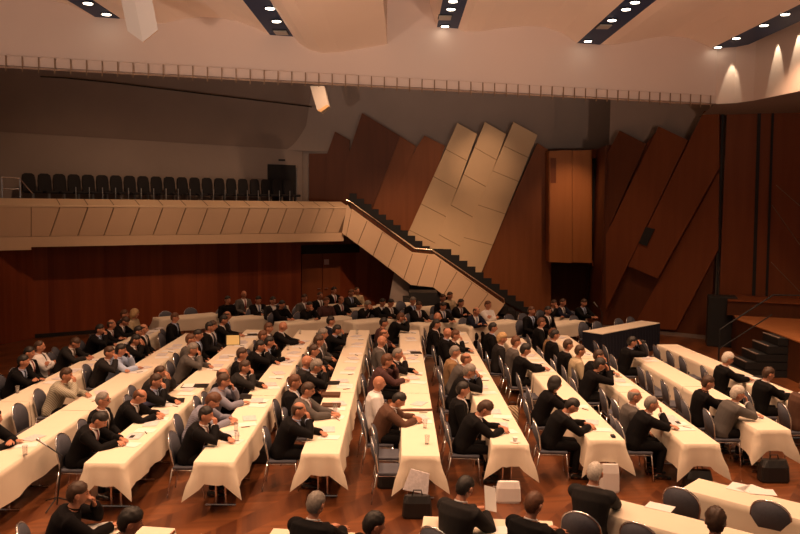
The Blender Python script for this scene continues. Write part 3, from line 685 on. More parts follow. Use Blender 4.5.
# slanting tables of the far crosswise row (edge pixels near / far)
CR = [((160, 319.5), (220, 314.5)), ((230, 319.5), (273, 317)), ((284, 324), (350, 317)), ((354, 323), (411, 316)), ((421, 325), (465, 320)), ((470, 327), (524, 322)), ((548, 326), (584, 321))]
CRA = math.radians(39); CU = V((math.cos(CRA), math.sin(CRA), 0)); CN = V((math.sin(CRA), -math.cos(CRA), 0))
CLN = ['first from the wooden wall', 'second from the wooden wall', 'third from the wooden wall', 'fourth from the wooden wall', 'third from the blue-skirted table', 'second from the blue-skirted table', 'next to the blue-skirted table']
for j, (a, b_) in enumerate(CR):
    A_, B_ = atz(*a, TH), atz(*b_, TH); L = max(1.5, min(2.7, (B_ - A_).length)); A_.z = 0
    mid = A_ + CU * (L / 2) - CN * (TW / 2)
    put_cloth(mid, CRA - PI / 2, L, (True, True), 'cream tablecloth of the slanting back table %s' % CLN[j], 'cream slanting tablecloths', 200 + j)
    place_table(mid, CRA - PI / 2, 'folding table under the slanting cream cloth %s' % CLN[j], 'back folding tables')
CR2 = [((326, 305.5), (344, 303.5)), ((357, 310), (380, 307)), ((386, 306), (410, 303.5)), ((250, 309), (268, 308)), ((414, 310), (440, 306)), ((556, 318), (580, 315))]
C2N = ['below the door sign', 'in front of the pale pier', 'before the dark lower steps', 'behind the bald man in grey', 'below the staircase landing', 'below the orange cabinet']
for j, (a, b_) in enumerate(CR2):
    A_, B_ = atz(*a, TH), atz(*b_, TH); L = 1.4; A_.z = 0
    mid = A_ + CU * (L / 2) - CN * (TW / 2)
    put_cloth(mid, CRA - PI / 2, L, (True, True), 'cream tablecloth of the rearmost short table %s' % C2N[j], 'cream rear tablecloths', 220 + j)
    place_table(mid, CRA - PI / 2, 'short folding table under cream cloth at the very back %s' % C2N[j], 'rear folding tables')
# blue skirted presentation table
A_, B_ = atz(602, 334, .78), atz(660, 323, .78); A_.z = B_.z = 0; d = (B_ - A_); L = d.length; d.normalize(); nn = V((d.y, -d.x, 0))
bt = empty('skirted_table', (A_ + B_) / 2 - nn * .3, math.atan2(d.y, d.x)); tag(bt, 'long table with cream top and dark navy skirt by the microphone stand', 'table')
bm = bmesh.new(); box(bm, -L / 2, L / 2, -.3, .3, .76, .785, .005); build('table_top', bm, M_cloth, bt)
bm = bmesh.new(); rg = []
loop = []
for x in range(41): loop.append((-L / 2 + L * x / 40, -.3, 0, -1))
for x in range(9): loop.append((L / 2, -.3 + .6 * x / 8, 1, 0))
for x in range(41): loop.append((L / 2 - L * x / 40, .3, 0, 1))
for x in range(9): loop.append((-L / 2, .3 - .6 * x / 8, -1, 0))
for z_, f in ((.765, 0), (.4, .6), (.02, 1)):
    rg.append([bm.verts.new((x + nx_ * (.006 + .018 * f * (k % 2)), y + ny_ * (.006 + .018 * f * (k % 2)), z_)) for k, (x, y, nx_, ny_) in enumerate(loop)])
for A1, B1 in zip(rg, rg[1:]):
    for k in range(len(loop)): bm.faces.new((A1[k], A1[(k + 1) % len(loop)], B1[(k + 1) % len(loop)], B1[k]))
build('skirt', bm, M_bluecloth, bt)
# foreground slanting tables
FGA = math.radians(-42); FU = V((math.cos(FGA), math.sin(FGA), 0)); FN = V((-math.sin(FGA), math.cos(FGA), 0))
FG = [(V((3.82, 9.89, 0)), 2.75, -43, 'with open papers on it beside empty chairs'), (V((2.45, 9.25, 0)), 2.75, -39, 'in front of the white-haired man in charcoal'), (V((0.30, 8.57, 0)), 1.38, -4, 'in front of the man reading a sheet'),
      (V((-1.30, 8.20, 0)), .85, -6, 'in front of the man with cropped grey hair'), (V((-3.10, 8.28, 0)), .75, -8, 'in front of the man touching his face')]
for j, (A_, L, an, lb) in enumerate(FG):
    an = math.radians(an); FU = V((math.cos(an), math.sin(an), 0)); FN = V((-math.sin(an), math.cos(an), 0))
    mid = A_ + FU * (L / 2) - FN * (TW / 2)
    put_cloth(mid, an - PI / 2, L, (True, True), 'cream tablecloth on the front slanting table %s' % lb, 'front cream tablecloths', 240 + j)
    t_ = place_table(mid, an - PI / 2, 'folding table under the front cream cloth %s' % lb, 'front folding tables')
    if L < 1.3: t_.scale = (1, .6, 1)

# ================================================================== CHAIRS
def chair_meshes():
    out = []
    bm = bmesh.new(); box(bm, -.21, .21, -.22, .22, .415, .455, .015); out.append(('seat', bm, M_chair))
    # backrest with rounded top, slightly dished
    def prof(sc):
        pts = []
        for k in range(13):
            t = PI * k / 12
            pts.append((.225 * sc * math.cos(t), .66 + .235 * sc * math.sin(t) ** .8))
        pts = [(.195 * sc, .47)] + pts + [(-.195 * sc, .47)]
        return pts
    bm = bmesh.new(); fr = []; bk_ = []
    for y, z in prof(.97):
        x = -.235 - (z - .52) * .17 + .10 * (y / .225) ** 2 * .35
        fr.append(bm.verts.new((x + .016, y, z))); bk_.append(bm.verts.new((x - .012, y, z)))
    cf = bm.verts.new((-.235 - .05 + .03 - .012, 0, .70)); cb_ = bm.verts.new((-.235 - .05 - .022, 0, .70)); n = len(fr)
    for k in range(n):
        bm.faces.new((fr[k], fr[(k + 1) % n], cf)); bm.faces.new((bk_[(k + 1) % n], bk_[k], cb_)); bm.faces.new((fr[k], bk_[k], bk_[(k + 1) % n], fr[(k + 1) % n]))
    out.append(('backrest', bm, M_chair))
    bm = bmesh.new(); pts = []
    for y, z in [(.20, .40)] + prof(1.0) + [(-.20, .40)]:
        pts.append((-.237 - (z - .52) * .17 + .035 * (y / .225) ** 2, y, z))
    tube(bm, pts, .0125, 6); out.append(('back_rim', bm, M_chrome))
    for s in (-1, 1):
        bm = bmesh.new(); tube(bm, [(.19, s * .205, .42), (.235, s * .215, .0)], .0115, 6); out.append(('leg', bm, M_chrome))
        bm = bmesh.new(); tube(bm, [(-.215, s * .20, .42), (-.29, s * .215, .0)], .0115, 6); out.append(('leg', bm, M_chrome))
    bm = bmesh.new(); tube(bm, [(-.225, .20, .40), (.19, .205, .40), (.19, -.205, .40), (-.225, -.20, .40)], .0115, 6, closed=True); out.append(('seat_frame', bm, M_chrome))
    return out
CPROTO = empty('conference_chair', (0, 0, 0))
for nm, bm, m in chair_meshes(): build(nm, bm, m, CPROTO, smooth=(nm != 'seat'))
CU_ = [False]; CHAIRS = []
def place_chair(x, y, rz, label, group='conference chairs'):
    c = CPROTO if not CU_[0] else dup(CPROTO); CU_[0] = True
    c.location = (x, y, 0); c.rotation_euler = (0, 0, rz); CHAIRS.append((x, y)); return tag(c, label, 'chair', group)
SEAT = -.42   # seat centre measured from the table edge
# empty chairs, pixel of the top of the backrest
EMPTY = {1: [(53, 347)], 2: [(15, 404), (40, 394), (84, 367), (161, 333), (168, 330)], 3: [(66, 431), (173, 361)], 4: [(165, 434), (231, 369), (179, 417)],
         5: [(279, 404)], 6: [(372, 403), (371, 424), (372, 437)],
         7: [(441, 379), (430, 348), (439, 356), (449, 408)], 8: [(502, 356), (516.6, 373), (531, 386), (535, 393)],
         9: [(554, 355), (573, 363), (581, 372), (604, 388), (615, 398)],
         10: [(594, 341), (604, 345), (619, 352), (629, 357), (645, 366), (651.5, 371), (666, 380), (679, 388), (697, 401), (721, 411)],
         11: [(655, 340), (664.6, 345), (680, 351), (690, 356.5), (707, 366), (721, 373), (757, 388), (780, 399.5)]}
# ================================================================== PEOPLE
def remesh(bm, vox, smooth=2):
    me = bpy.data.meshes.new('tmp'); bmesh.ops.recalc_face_normals(bm, faces=bm.faces); bm.to_mesh(me); bm.free()
    o = bpy.data.objects.new('tmp', me); COL.objects.link(o)
    r = o.modifiers.new('r', 'REMESH'); r.mode = 'VOXEL'; r.voxel_size = vox
    if smooth:
        s = o.modifiers.new('s', 'SMOOTH'); s.factor = .5; s.iterations = smooth
    dg = bpy.context.evaluated_depsgraph_get(); dg.update()
    m2 = bpy.data.meshes.new_from_object(o.evaluated_get(dg))
    bpy.data.objects.remove(o); bpy.data.meshes.remove(me)
    for p in m2.polygons: p.use_smooth = True
    return m2
def rotY(a): return Matrix.Rotation(a, 3, 'Y')

def head_bm(bm, M4, hair=None):
    """human head (or hair shell) in the head frame: x forward, y to the left, z up, origin mid-head"""
    r = bmesh.ops.create_uvsphere(bm, u_segments=32, v_segments=22, radius=1.0)
    vs = r['verts']
    for v in vs:
        d = v.co.normalized(); x, y, z = d
        px_, py_, pz = x * .099, y * .081, z * .117
        if z < 0:
            t = -z
            py_ *= 1 - .22 * t; px_ *= (1 - .10 * t) if x > 0 else (1 - .12 * t)
            if x > 0: px_ += .012 * t * x
        if x < 0: px_ *= 1.04
        if hair is None:
            def gb(cy, cz, sy, sz, a):
                return a * math.exp(-((py_ - cy) / sy) ** 2 - ((pz - cz) / sz) ** 2) if x > .2 else 0
            px_ += gb(0, -.022, .012, .020, .024) + gb(0, -.008, .010, .03, .008) + gb(0, .028, .05, .012, .005) - gb(.032, .008, .016, .012, .008) - gb(-.032, .008, .016, .012, .008) \
                   + gb(0, -.058, .022, .008, .005) - gb(0, -.078, .03, .008, .004) + gb(0, -.10, .028, .018, .010)
            v.co = V((px_, py_, pz))
        else:
            # thickness of the hair over the skull; negative hides it under the skin
            a = math.atan2(abs(y), x)          # 0 = face, pi = back
            line = hair['line'](a)             # hairline height (z of unit dir) at this angle
            k = (z - line) / .30; k = max(-1, min(1, k))
            th = -.006 + (hair['t'] + .006) * (1 - (1 - k) ** 2) if k > 0 else max(-.012, -.006 + .03 * k)
            if hair.get('bald') is not None and z > hair['bald']: th = -.008
            th += hair.get('rough', .003) * math.sin(13 * y + 7 * z) * math.sin(9 * x - 7 * z + 3 * y) * (k > 0)
            if hair.get('top') and z > .2 : th += hair['top'] * (z - .2)
            v.co = V((px_, py_, pz)) + d * th
            if hair.get('bob') and k > 0 and z < .1 and a > .9: v.co += V((-.005, math.copysign(.018, y), hair['bob'] * (z - .1)))
    if hair is None:
        for s in (-1, 1):
            rings = [(V((-.002, s * .066, -.012)), V((.018, 0, 0)), V((0, 0, .028))), (V((-.010, s * .086, -.008)), V((.023, 0, .004)), V((0, 0, .035))), (V((-.016, s * .098, -.004)), V((.017, 0, .004)), V((0, 0, .027)))]
            nv = len(bm.verts); bm.verts.ensure_lookup_table(); before = set(bm.verts); loft(bm, rings, 10)
            vs = vs + [v for v in bm.verts if v not in before]
    for v in vs: v.co = M4 @ v.co
HL = lambda f, s, b_: (lambda a: f + (s - f) * min(1, a / 1.2) if a < 1.2 else s + (b_ - s) * min(1, max(0, a - 1.72) / .45))
HAIR = {'short': dict(rough=.005, t=.014, line=HL(.50, .16, -.74), top=.008), 'full': dict(t=.022, line=HL(.46, .12, -.80), top=.014, rough=.008),
        'recede': dict(t=.013, line=HL(.74, .16, -.72)), 'fringe': dict(t=.014, line=HL(.75, .18, -.72), bald=.55), 'bob': dict(t=.026, line=HL(.50, -.45, -.95), top=.012, bob=.05)}
HAIRME = {}
for k, hv in HAIR.items():
    bm = bmesh.new(); head_bm(bm, Matrix.Identity(4), hv); me = bpy.data.meshes.new('hair'); bm.to_mesh(me); bm.free()
    for p in me.polygons: p.use_smooth = True
    me.materials.append(HAIRC['k']); HAIRME[k] = me
bm = bmesh.new()
for s in (-1, 1):
    tube(bm, [(.096 + .0 * k, s * .032 + .022 * math.cos(k * PI / 4), .010 + .017 * math.sin(k * PI / 4)) for k in range(8)], .0035, 5, closed=True)
    tube(bm, [(.094, s * .055, .016), (0, s * .083, .012)], .003, 5)
tube(bm, [(.098, -.010, .012), (.098, .010, .012)], .003, 5)
GLASS_ME = bpy.data.meshes.new('glasses'); bm.to_mesh(GLASS_ME); bm.free(); GLASS_ME.materials.append(M_black)

def hand(bm, W, D, Nn, curl=.5, side=1):
    """palm + four unequal bent fingers + thumb. W wrist, D pointing direction, Nn back-of-hand normal, side = +1 thumb towards +Sd"""
    D = D.normalized(); Nn = (Nn - D * Nn.dot(D)).normalized(); S = D.cross(Nn) * side
    loft(bm, [(W - D * .02, S * .024, Nn * .019), (W + D * .015, S * .031, Nn * .017), (W + D * .05, S * .040, Nn * .015), (W + D * .085, S * .041, Nn * .012)], 12)
    for k, ln in enumerate((.070, .080, .074, .058)):
        b0 = W + D * (.078 - .004 * abs(k - 1)) + S * (.030 - .0205 * k); d = (D + S * (.10 - .07 * k)).normalized(); pts = [b0 - d * .015, b0]
        n2 = Nn.copy(); p = b0
        for sg in (.46, .31, .23):
            a = curl * .75; d = (d * math.cos(a) - n2 * math.sin(a)).normalized(); n2 = (n2 - d * n2.dot(d)).normalized()
            p = p + d * ln * sg; pts.append(p)
        tube(bm, pts, [.0095, .0095, .009, .0085, .007], 8)
    b0 = W + D * .022 + S * .028
    d = (D * .62 + S * .70 - Nn * .35).normalized(); p1 = b0 + d * .036; d2 = (D * .92 + S * .12 - Nn * .35).normalized()
    tube(bm, [b0 - d * .012, b0, p1, p1 + d2 * .030, p1 + d2 * .052], [.012, .0125, .011, .010, .008], 8)

def ik(S, W, pole, a=.285, b=.255):
    d = W - S; L = min(d.length, (a + b) * .995); dn = d.normalized(); W2 = S + dn * L
    x = (a * a - b * b + L * L) / (2 * L); h = math.sqrt(max(1e-6, a * a - x * x))
    pv = (pole - dn * pole.dot(dn)).normalized()
    return S + dn * x + pv * h, W2

class Pose: pass
def make_pose(lean, hunch, pitch, yaw, rh, lh, rpole, lpole, rhand, lhand, twist=0.0):
    """person seated at the origin, facing +x; angles in degrees; rh/lh wrist targets; r = towards -y"""
    q = Pose(); la = math.radians(lean); hu = math.radians(hunch)
    base = V((0, 0, .535)); pts = [base - V((0, 0, .07))]; dirs = [V((0, 0, 1))]
    ts = [0, .13, .26, .38, .47, .52]; p = base.copy(); ax = []
    prev = 0
    for t in ts:
        a = la + hu * max(0, (t - .20) / .32); d = V((math.sin(a), 0, math.cos(a))); p = p + d * (t - prev); prev = t; ax.append((p.copy(), d))
    Y = V((0, 1, 0))
    def ring(i, dep, wid, sh=0.0):
        c, d = ax[i]; f = V((d.z, 0, -d.x)); return (c + f * sh, f * dep, Y * wid)
    def torso(bm, g):
        loft(bm, [(base + V((0, 0, -.085)), V((.10 + g, 0, 0)), Y * (.13 + g)), (base + V((0, 0, -.06)), V((.125 + g, 0, 0)), Y * (.165 + g)), ring(0, .12 + g, .172 + g), ring(1, .112 + g, .158 + g, .008), ring(2, .118 + g, .170 + g, .006), ring(3, .122 + g, .200 + g), ring(4, .092 + g, .190 + g, -.008), ring(5, .060 + g * .35, .098 + g * .5)], 20)
    nb, nd = ax[5]
    ha = la + hu; na = ha * .55
    nu = V((math.sin(na), 0, math.cos(na)))
    hr = Matrix.Rotation(math.radians(yaw), 3, 'Z') @ rotY(math.radians(pitch))
    hc = nb + nu * .034 + hr @ V((.026, 0, .118))
    q.M = Matrix.Translation(hc) @ hr.to_4x4()
    c4, d4 = ax[4]
    SR, SL = c4 + V((-.005, -.200, -.030)), c4 + V((-.005, .200, -.030))
    ER, WR = ik(SR, V(rh), V(rpole)); EL, WL = ik(SL, V(lh), V(lpole))
    def arms(bm, g, cuff=0.0):
        for S, E_, W, s in ((SR, ER, WR, 1), (SL, EL, WL, -1)):
            e2 = E_ + (W - E_) * (1 - cuff)
            tube(bm, [S + V((0, .06 * s, .0)), S, S + (E_ - S) * .5, E_, E_ + (W - E_) * .45, e2], [.064 + g, .064 + g, .054 + g, .047 + g, .043 + g, .031 + g], 14)
    def legs(bm, g, top=1):
        for s in (-1, 1):
            hp = V((.02, s * .095, .52)); kn = V((.43, s * .125, .515)); an = V((.385, s * .13, .085))
            tube(bm, [hp + V((-.05, 0, 0)), hp, hp + (kn - hp) * .5, kn + V((-.03, 0, .0)), kn + V((.015, 0, -.05)), kn + (an - kn) * .4, an + V((0, 0, .02))], [.085 + g, .088 + g, .076 + g, .062 + g, .060 + g, .054 + g, .042 + g], 14)
    def feet(bm, g, sides=(-1, 1)):
        for s in sides:
            a = V((.375, s * .13, .055)); loft(bm, [(a + V((-.055, 0, -.01)), V((0, .030, 0)), V((0, 0, .032))), (a + V((-.02, 0, .0)), V((0, .038, 0)), V((0, 0, .050))), (a + V((.06, 0, -.010)), V((0, .040, 0)), V((0, 0, .040))), (a + V((.14, 0, -.022)), V((0, .044, 0)), V((0, 0, .028))), (a + V((.195, 0, -.030)), V((0, .028, 0)), V((0, 0, .018)))], 12)
    # --- body: one continuous skin surface
    bm = bmesh.new(); torso(bm, -.012); arms(bm, -.008); legs(bm, -.010); feet(bm, -.004)
    tube(bm, [nb - nd * .05, nb + nu * .02, nb + nu * .05 + hr @ V((.008, 0, 0)), hc + hr @ V((.004, 0, -.05))], [.066, .060, .054, .050], 14)
    head_bm(bm, q.M)
    for W, E_, spec, s in ((WR, ER, rhand, 1), (WL, EL, lhand, -1)):
        D = V(spec[0]) if spec[0] is not None else (W - E_); hand(bm, W, D, V(spec[1]), spec[2], s)
    me = remesh(bm, .0075, 2)
    for m in (SKIN, EYE_M, LIP, BROW): me.materials.append(m)
    inv = q.M.inverted()
    for p in me.polygons:
        c = inv @ p.center
        if c.x > .055 and abs(c.z - .008) < .0055 and abs(abs(c.y) - .032) < .011: p.material_index = 1
        elif c.x > .06 and abs(c.z - .031) < .0045 and abs(abs(c.y) - .033) < .017: p.material_index = 3
        elif c.x > .06 and abs(c.z + .062) < .007 and abs(c.y) < .024: p.material_index = 2
    q.body = me
    # --- clothes
    bm = bmesh.new(); torso(bm, .034); arms(bm, .022, .04); q.jacket = remesh(bm, .012, 2)
    bm = bmesh.new(); legs(bm, .006)
    loft(bm, [(base + V((0, 0, -.075)), V((.115, 0, 0)), Y * .15), (base + V((0, 0, -.03)), V((.135, 0, 0)), Y * .178), (base + V((.0, 0, .04)), V((.122, 0, 0)), Y * .165)], 16)
    q.trousers = remesh(bm, .014, 2)
    q.shoes = []
    for s in (-1, 1):
        bm = bmesh.new(); feet(bm, .006, (s,)); me = bpy.data.meshes.new('shoe'); bm.to_mesh(me); bm.free(); q.shoes.append(me)
    # shirt front: V-shaped opening cut out of the jacket surface
    n4 = ax[5][0]; d3 = ax[3][1]; f3 = V((d3.z, 0, -d3.x))
    def vpatch(w_top, depth, push):
        b2 = bmesh.new(); b2.from_mesh(q.jacket)
        for v in b2.verts: v.co += v.normal * push
        low = n4 - d3 * depth
        for s in (-1, 1):
            # plane through low point and (top, +-w_top)
            A_ = low; B_ = n4 + d3 * .03 + Y * (s * w_top); nrm = (B_ - A_).cross(f3).normalized()
            if nrm.dot(Y) * s < 0: nrm = -nrm
            bmesh.ops.bisect_plane(b2, geom=b2.verts[:] + b2.edges[:] + b2.faces[:], plane_co=A_, plane_no=nrm, clear_outer=True)
        bmesh.ops.bisect_plane(b2, geom=b2.verts[:] + b2.edges[:] + b2.faces[:], plane_co=n4 - f3 * -.02, plane_no=f3, clear_inner=True)
        bmesh.ops.delete(b2, geom=[f for f in b2.faces if (f.calc_center_median() - n4).dot(f3) > .155 or abs(f.calc_center_median().y) > .10], context='FACES')
        m2 = bpy.data.meshes.new('shirt_front'); b2.to_mesh(m2); b2.free()
        for p in m2.polygons: p.use_smooth = True
        return m2
    q.shirt = vpatch(.092, .30, .004)
    def strip(push):
        b2 = bmesh.new(); b2.from_mesh(q.jacket)
        for v in b2.verts: v.co += v.normal * push
        for s in (-1, 1): bmesh.ops.bisect_plane(b2, geom=b2.verts[:] + b2.edges[:] + b2.faces[:], plane_co=Y * s * .021, plane_no=Y * s, clear_outer=True)
        bmesh.ops.bisect_plane(b2, geom=b2.verts[:] + b2.edges[:] + b2.faces[:], plane_co=n4 - d3 * .30, plane_no=d3, clear_inner=True)
        bmesh.ops.bisect_plane(b2, geom=b2.verts[:] + b2.edges[:] + b2.faces[:], plane_co=n4 + f3 * .02, plane_no=f3, clear_inner=True)
        bmesh.ops.delete(b2, geom=[f for f in b2.faces if (f.calc_center_median() - n4).dot(f3) > .16], context='FACES')
        m2 = bpy.data.meshes.new('tie'); b2.to_mesh(m2); b2.free(); return m2
    q.tie = strip(.009)
    bm = bmesh.new(); cc_ = []
    for k in range(14):
        t = 2 * PI * k / 14; cc_.append(nb + nu * (.010 + .006 * math.cos(t)) + V((.063 * math.cos(t) + .006, .062 * math.sin(t), -.024 * math.cos(t))))
    tube(bm, cc_, .009, 8, closed=True); q.collar = bpy.data.meshes.new('collar'); bm.to_mesh(q.collar); bm.free()
    for p in q.collar.polygons: p.use_smooth = True
    q.chest = ax[3][0] + f3 * .135 + Y * .07; q.chest_n = f3
    q.wr, q.wl = WR, WL
    q.hand_tip = WR
    q.head = hc
    return q

DN = V((0, 0, 1))
POSES = {
    'upright': (make_pose(4, 9, 3, 0, (.30, -.12, .64), (.30, .12, .64), (-.3, -.6, -.6), (-.3, .6, -.6), (None, (0, -.3, 1), .35), (None, (0, .3, 1), .35)), 'sitting upright'),
    'crossed': (make_pose(-3, 3, 0, 5, (.235, .10, .86), (.215, -.10, .90), (-.1, -.8, -.5), (-.1, .8, -.5), ((.1, 1, 0), (1, 0, .2), .3), ((.1, -1, 0), (1, 0, .2), .3)), 'arms crossed'),
    'forearms': (make_pose(8, 10, 12, 0, (.55, -.07, .805), (.55, .08, .805), (-.2, -.7, -.6), (-.2, .7, -.6), ((1, .35, 0), DN, .4), ((1, -.35, 0), DN, .4)), 'forearms on table'),
    'write': (make_pose(20, 18, 34, 0, (.60, -.06, .81), (.58, .14, .805), (-.2, -.8, -.5), (-.2, .8, -.5), ((1, .3, -.1), (-.2, -.4, 1), .7), ((.8, -.6, 0), DN, .3)), 'head bent writing'),
    'chin': (make_pose(19, 16, 6, -6, (.415, -.045, 1.02), (.60, .03, .805), (.5, -.7, -.9), (-.2, .8, -.5), ((-.12, .22, 1), (.9, -.5, .2), .95), ((.5, -.85, 0), DN, .35)), 'chin on hand'),
    'chin_away': (make_pose(16, 16, 6, 8, (.58, -.03, .805), (.40, .05, 1.02), (-.2, -.8, -.5), (.5, .7, -.9), ((.6, .8, 0), DN, .35), ((-.12, -.22, 1), (.9, .5, .2), .95)), 'hand on cheek'),
    'face': (make_pose(20, 16, 14, 0, (.455, -.055, 1.03), (.455, .055, 1.03), (.3, -.8, -.8), (.3, .8, -.8), ((-.15, .15, 1), (.9, -.4, .2), .5), ((-.15, -.15, 1), (.9, .4, .2), .5)), 'hands at face'),
    'lean': (make_pose(20, 14, 2, 4, (.52, .06, .805), (.50, -.02, .835), (-.1, -.9, -.4), (-.1, .9, -.4), ((.3, 1, 0), DN, .3), ((.3, -1, 0), DN, .3)), 'leaning on forearms'),
    'read': (make_pose(8, 14, 22, 0, (.44, -.10, .86), (.56, .10, .82), (-.1, -.7, -.7), (-.2, .7, -.6), ((.7, .3, .6), (0, -1, .2), .8), ((.9, -.4, 0), DN, .3)), 'holding a sheet'),
    'camera': (make_pose(14, 10, 4, 0, (.37, -.085, 1.135), (.385, .085, 1.12), (.1, -.7, -.9), (.1, .7, -.9), ((-.1, .4, 1), (.5, -1, .1), .8), ((.1, -.4, 1), (.5, 1, .1), .8)), 'raising a camera'),
    'stand': (make_pose(2, 4, 2, 0, (.30, -.12, .64), (.30, .12, .64), (-.3, -.6, -.6), (-.3, .6, -.6), (None, (0, -.3, 1), .35), (None, (0, .3, 1), .35)), 'sitting upright'),
}
PCOUNT = [0]; HELD = {}
HW = {'k': 'dark-haired', 'b': 'brown-haired', 'r': 'auburn-haired', 'g': 'grey-haired', 'w': 'white-haired', 'y': 'blond'}
TABLEPERSON = []
def person(head, rz, pose, hair, outfit, where, glasses=False, who='man', tie=None, badge=False, scale=1.0, fixx=None):
    """head = world point of the middle of the head"""
    q, pw = POSES[pose]; c, s = math.cos(rz), math.sin(rz)
    hx, hy = q.head.x * scale, q.head.y * scale
    loc = V((head.x - (hx * c - hy * s), head.y - (hx * s + hy * c), 0))
    if fixx is not None: loc.x = max(fixx - .10, min(fixx + .14, loc.x))
    o = bpy.data.objects.new('person', q.body); COL.objects.link(o)
    o.location = loc; o.rotation_euler = (0, 0, rz); o.scale = (scale,) * 3
    n = PCOUNT[0]; PCOUNT[0] += 1
    hk, hc_ = hair
    lab = {'n': 'bald', 'f': 'balding', 'c': 'balding'}.get(hk, HW.get(hc_, ''))
    if hk == 'n': lab = 'bald'
    label = '%s %s in %s, %s, %s' % (lab, who, SUITW[outfit], pw, where)
    tag(o, label.replace('  ', ' '), 'person', 'seated audience')
    def kid(nm, me, m, par=None):
        k = bpy.data.objects.new(nm, me); COL.objects.link(k); k.parent = par or o
        if len(me.materials) == 0: me.materials.append(m)
        k.material_slots[0].link = 'OBJECT'; k.material_slots[0].material = m; return k
    suit = outfit in 'kghntu'
    jk = kid('jacket' if outfit not in 'wbcp' else 'shirt', q.jacket, SUIT[outfit])
    kid('trousers', q.trousers, TROUS); [kid('shoe', m_, SHOE) for m_ in q.shoes]
    if suit:
        sf = kid('shirt_front', q.shirt, SUIT['w'] if n % 4 else SUIT['b']); kid('collar', q.collar, SUIT['w'] if n % 4 else SUIT['b'])
        if who == 'man' and tie is not False: kid('tie', q.tie, TIES[n % 4 if tie is None else tie], sf)
    else:
        kid('collar', q.collar, SUIT[outfit])
        if tie is not None and tie is not False: kid('tie', q.tie, TIES[tie], jk)
    if hk != 'n':
        h = kid('hair', HAIRME[{'s': 'short', 'u': 'full', 'c': 'recede', 'f': 'fringe', 'o': 'bob'}[hk]], HAIRC[hc_]); h.matrix_local = q.M
    if glasses:
        g_ = kid('glasses', GLASS_ME, M_black); g_.matrix_local = q.M
    if badge:
        bm = bmesh.new(); box(bm, -.002, .002, -.035, .035, -.025, .025); b_ = build('name_badge', bm, M_paper, jk)
        b_.location = q.chest; b_.rotation_euler = (0, math.atan2(-q.chest_n.z, q.chest_n.x), 0)
    HELD[pose] = (q, loc, rz); return o, loc
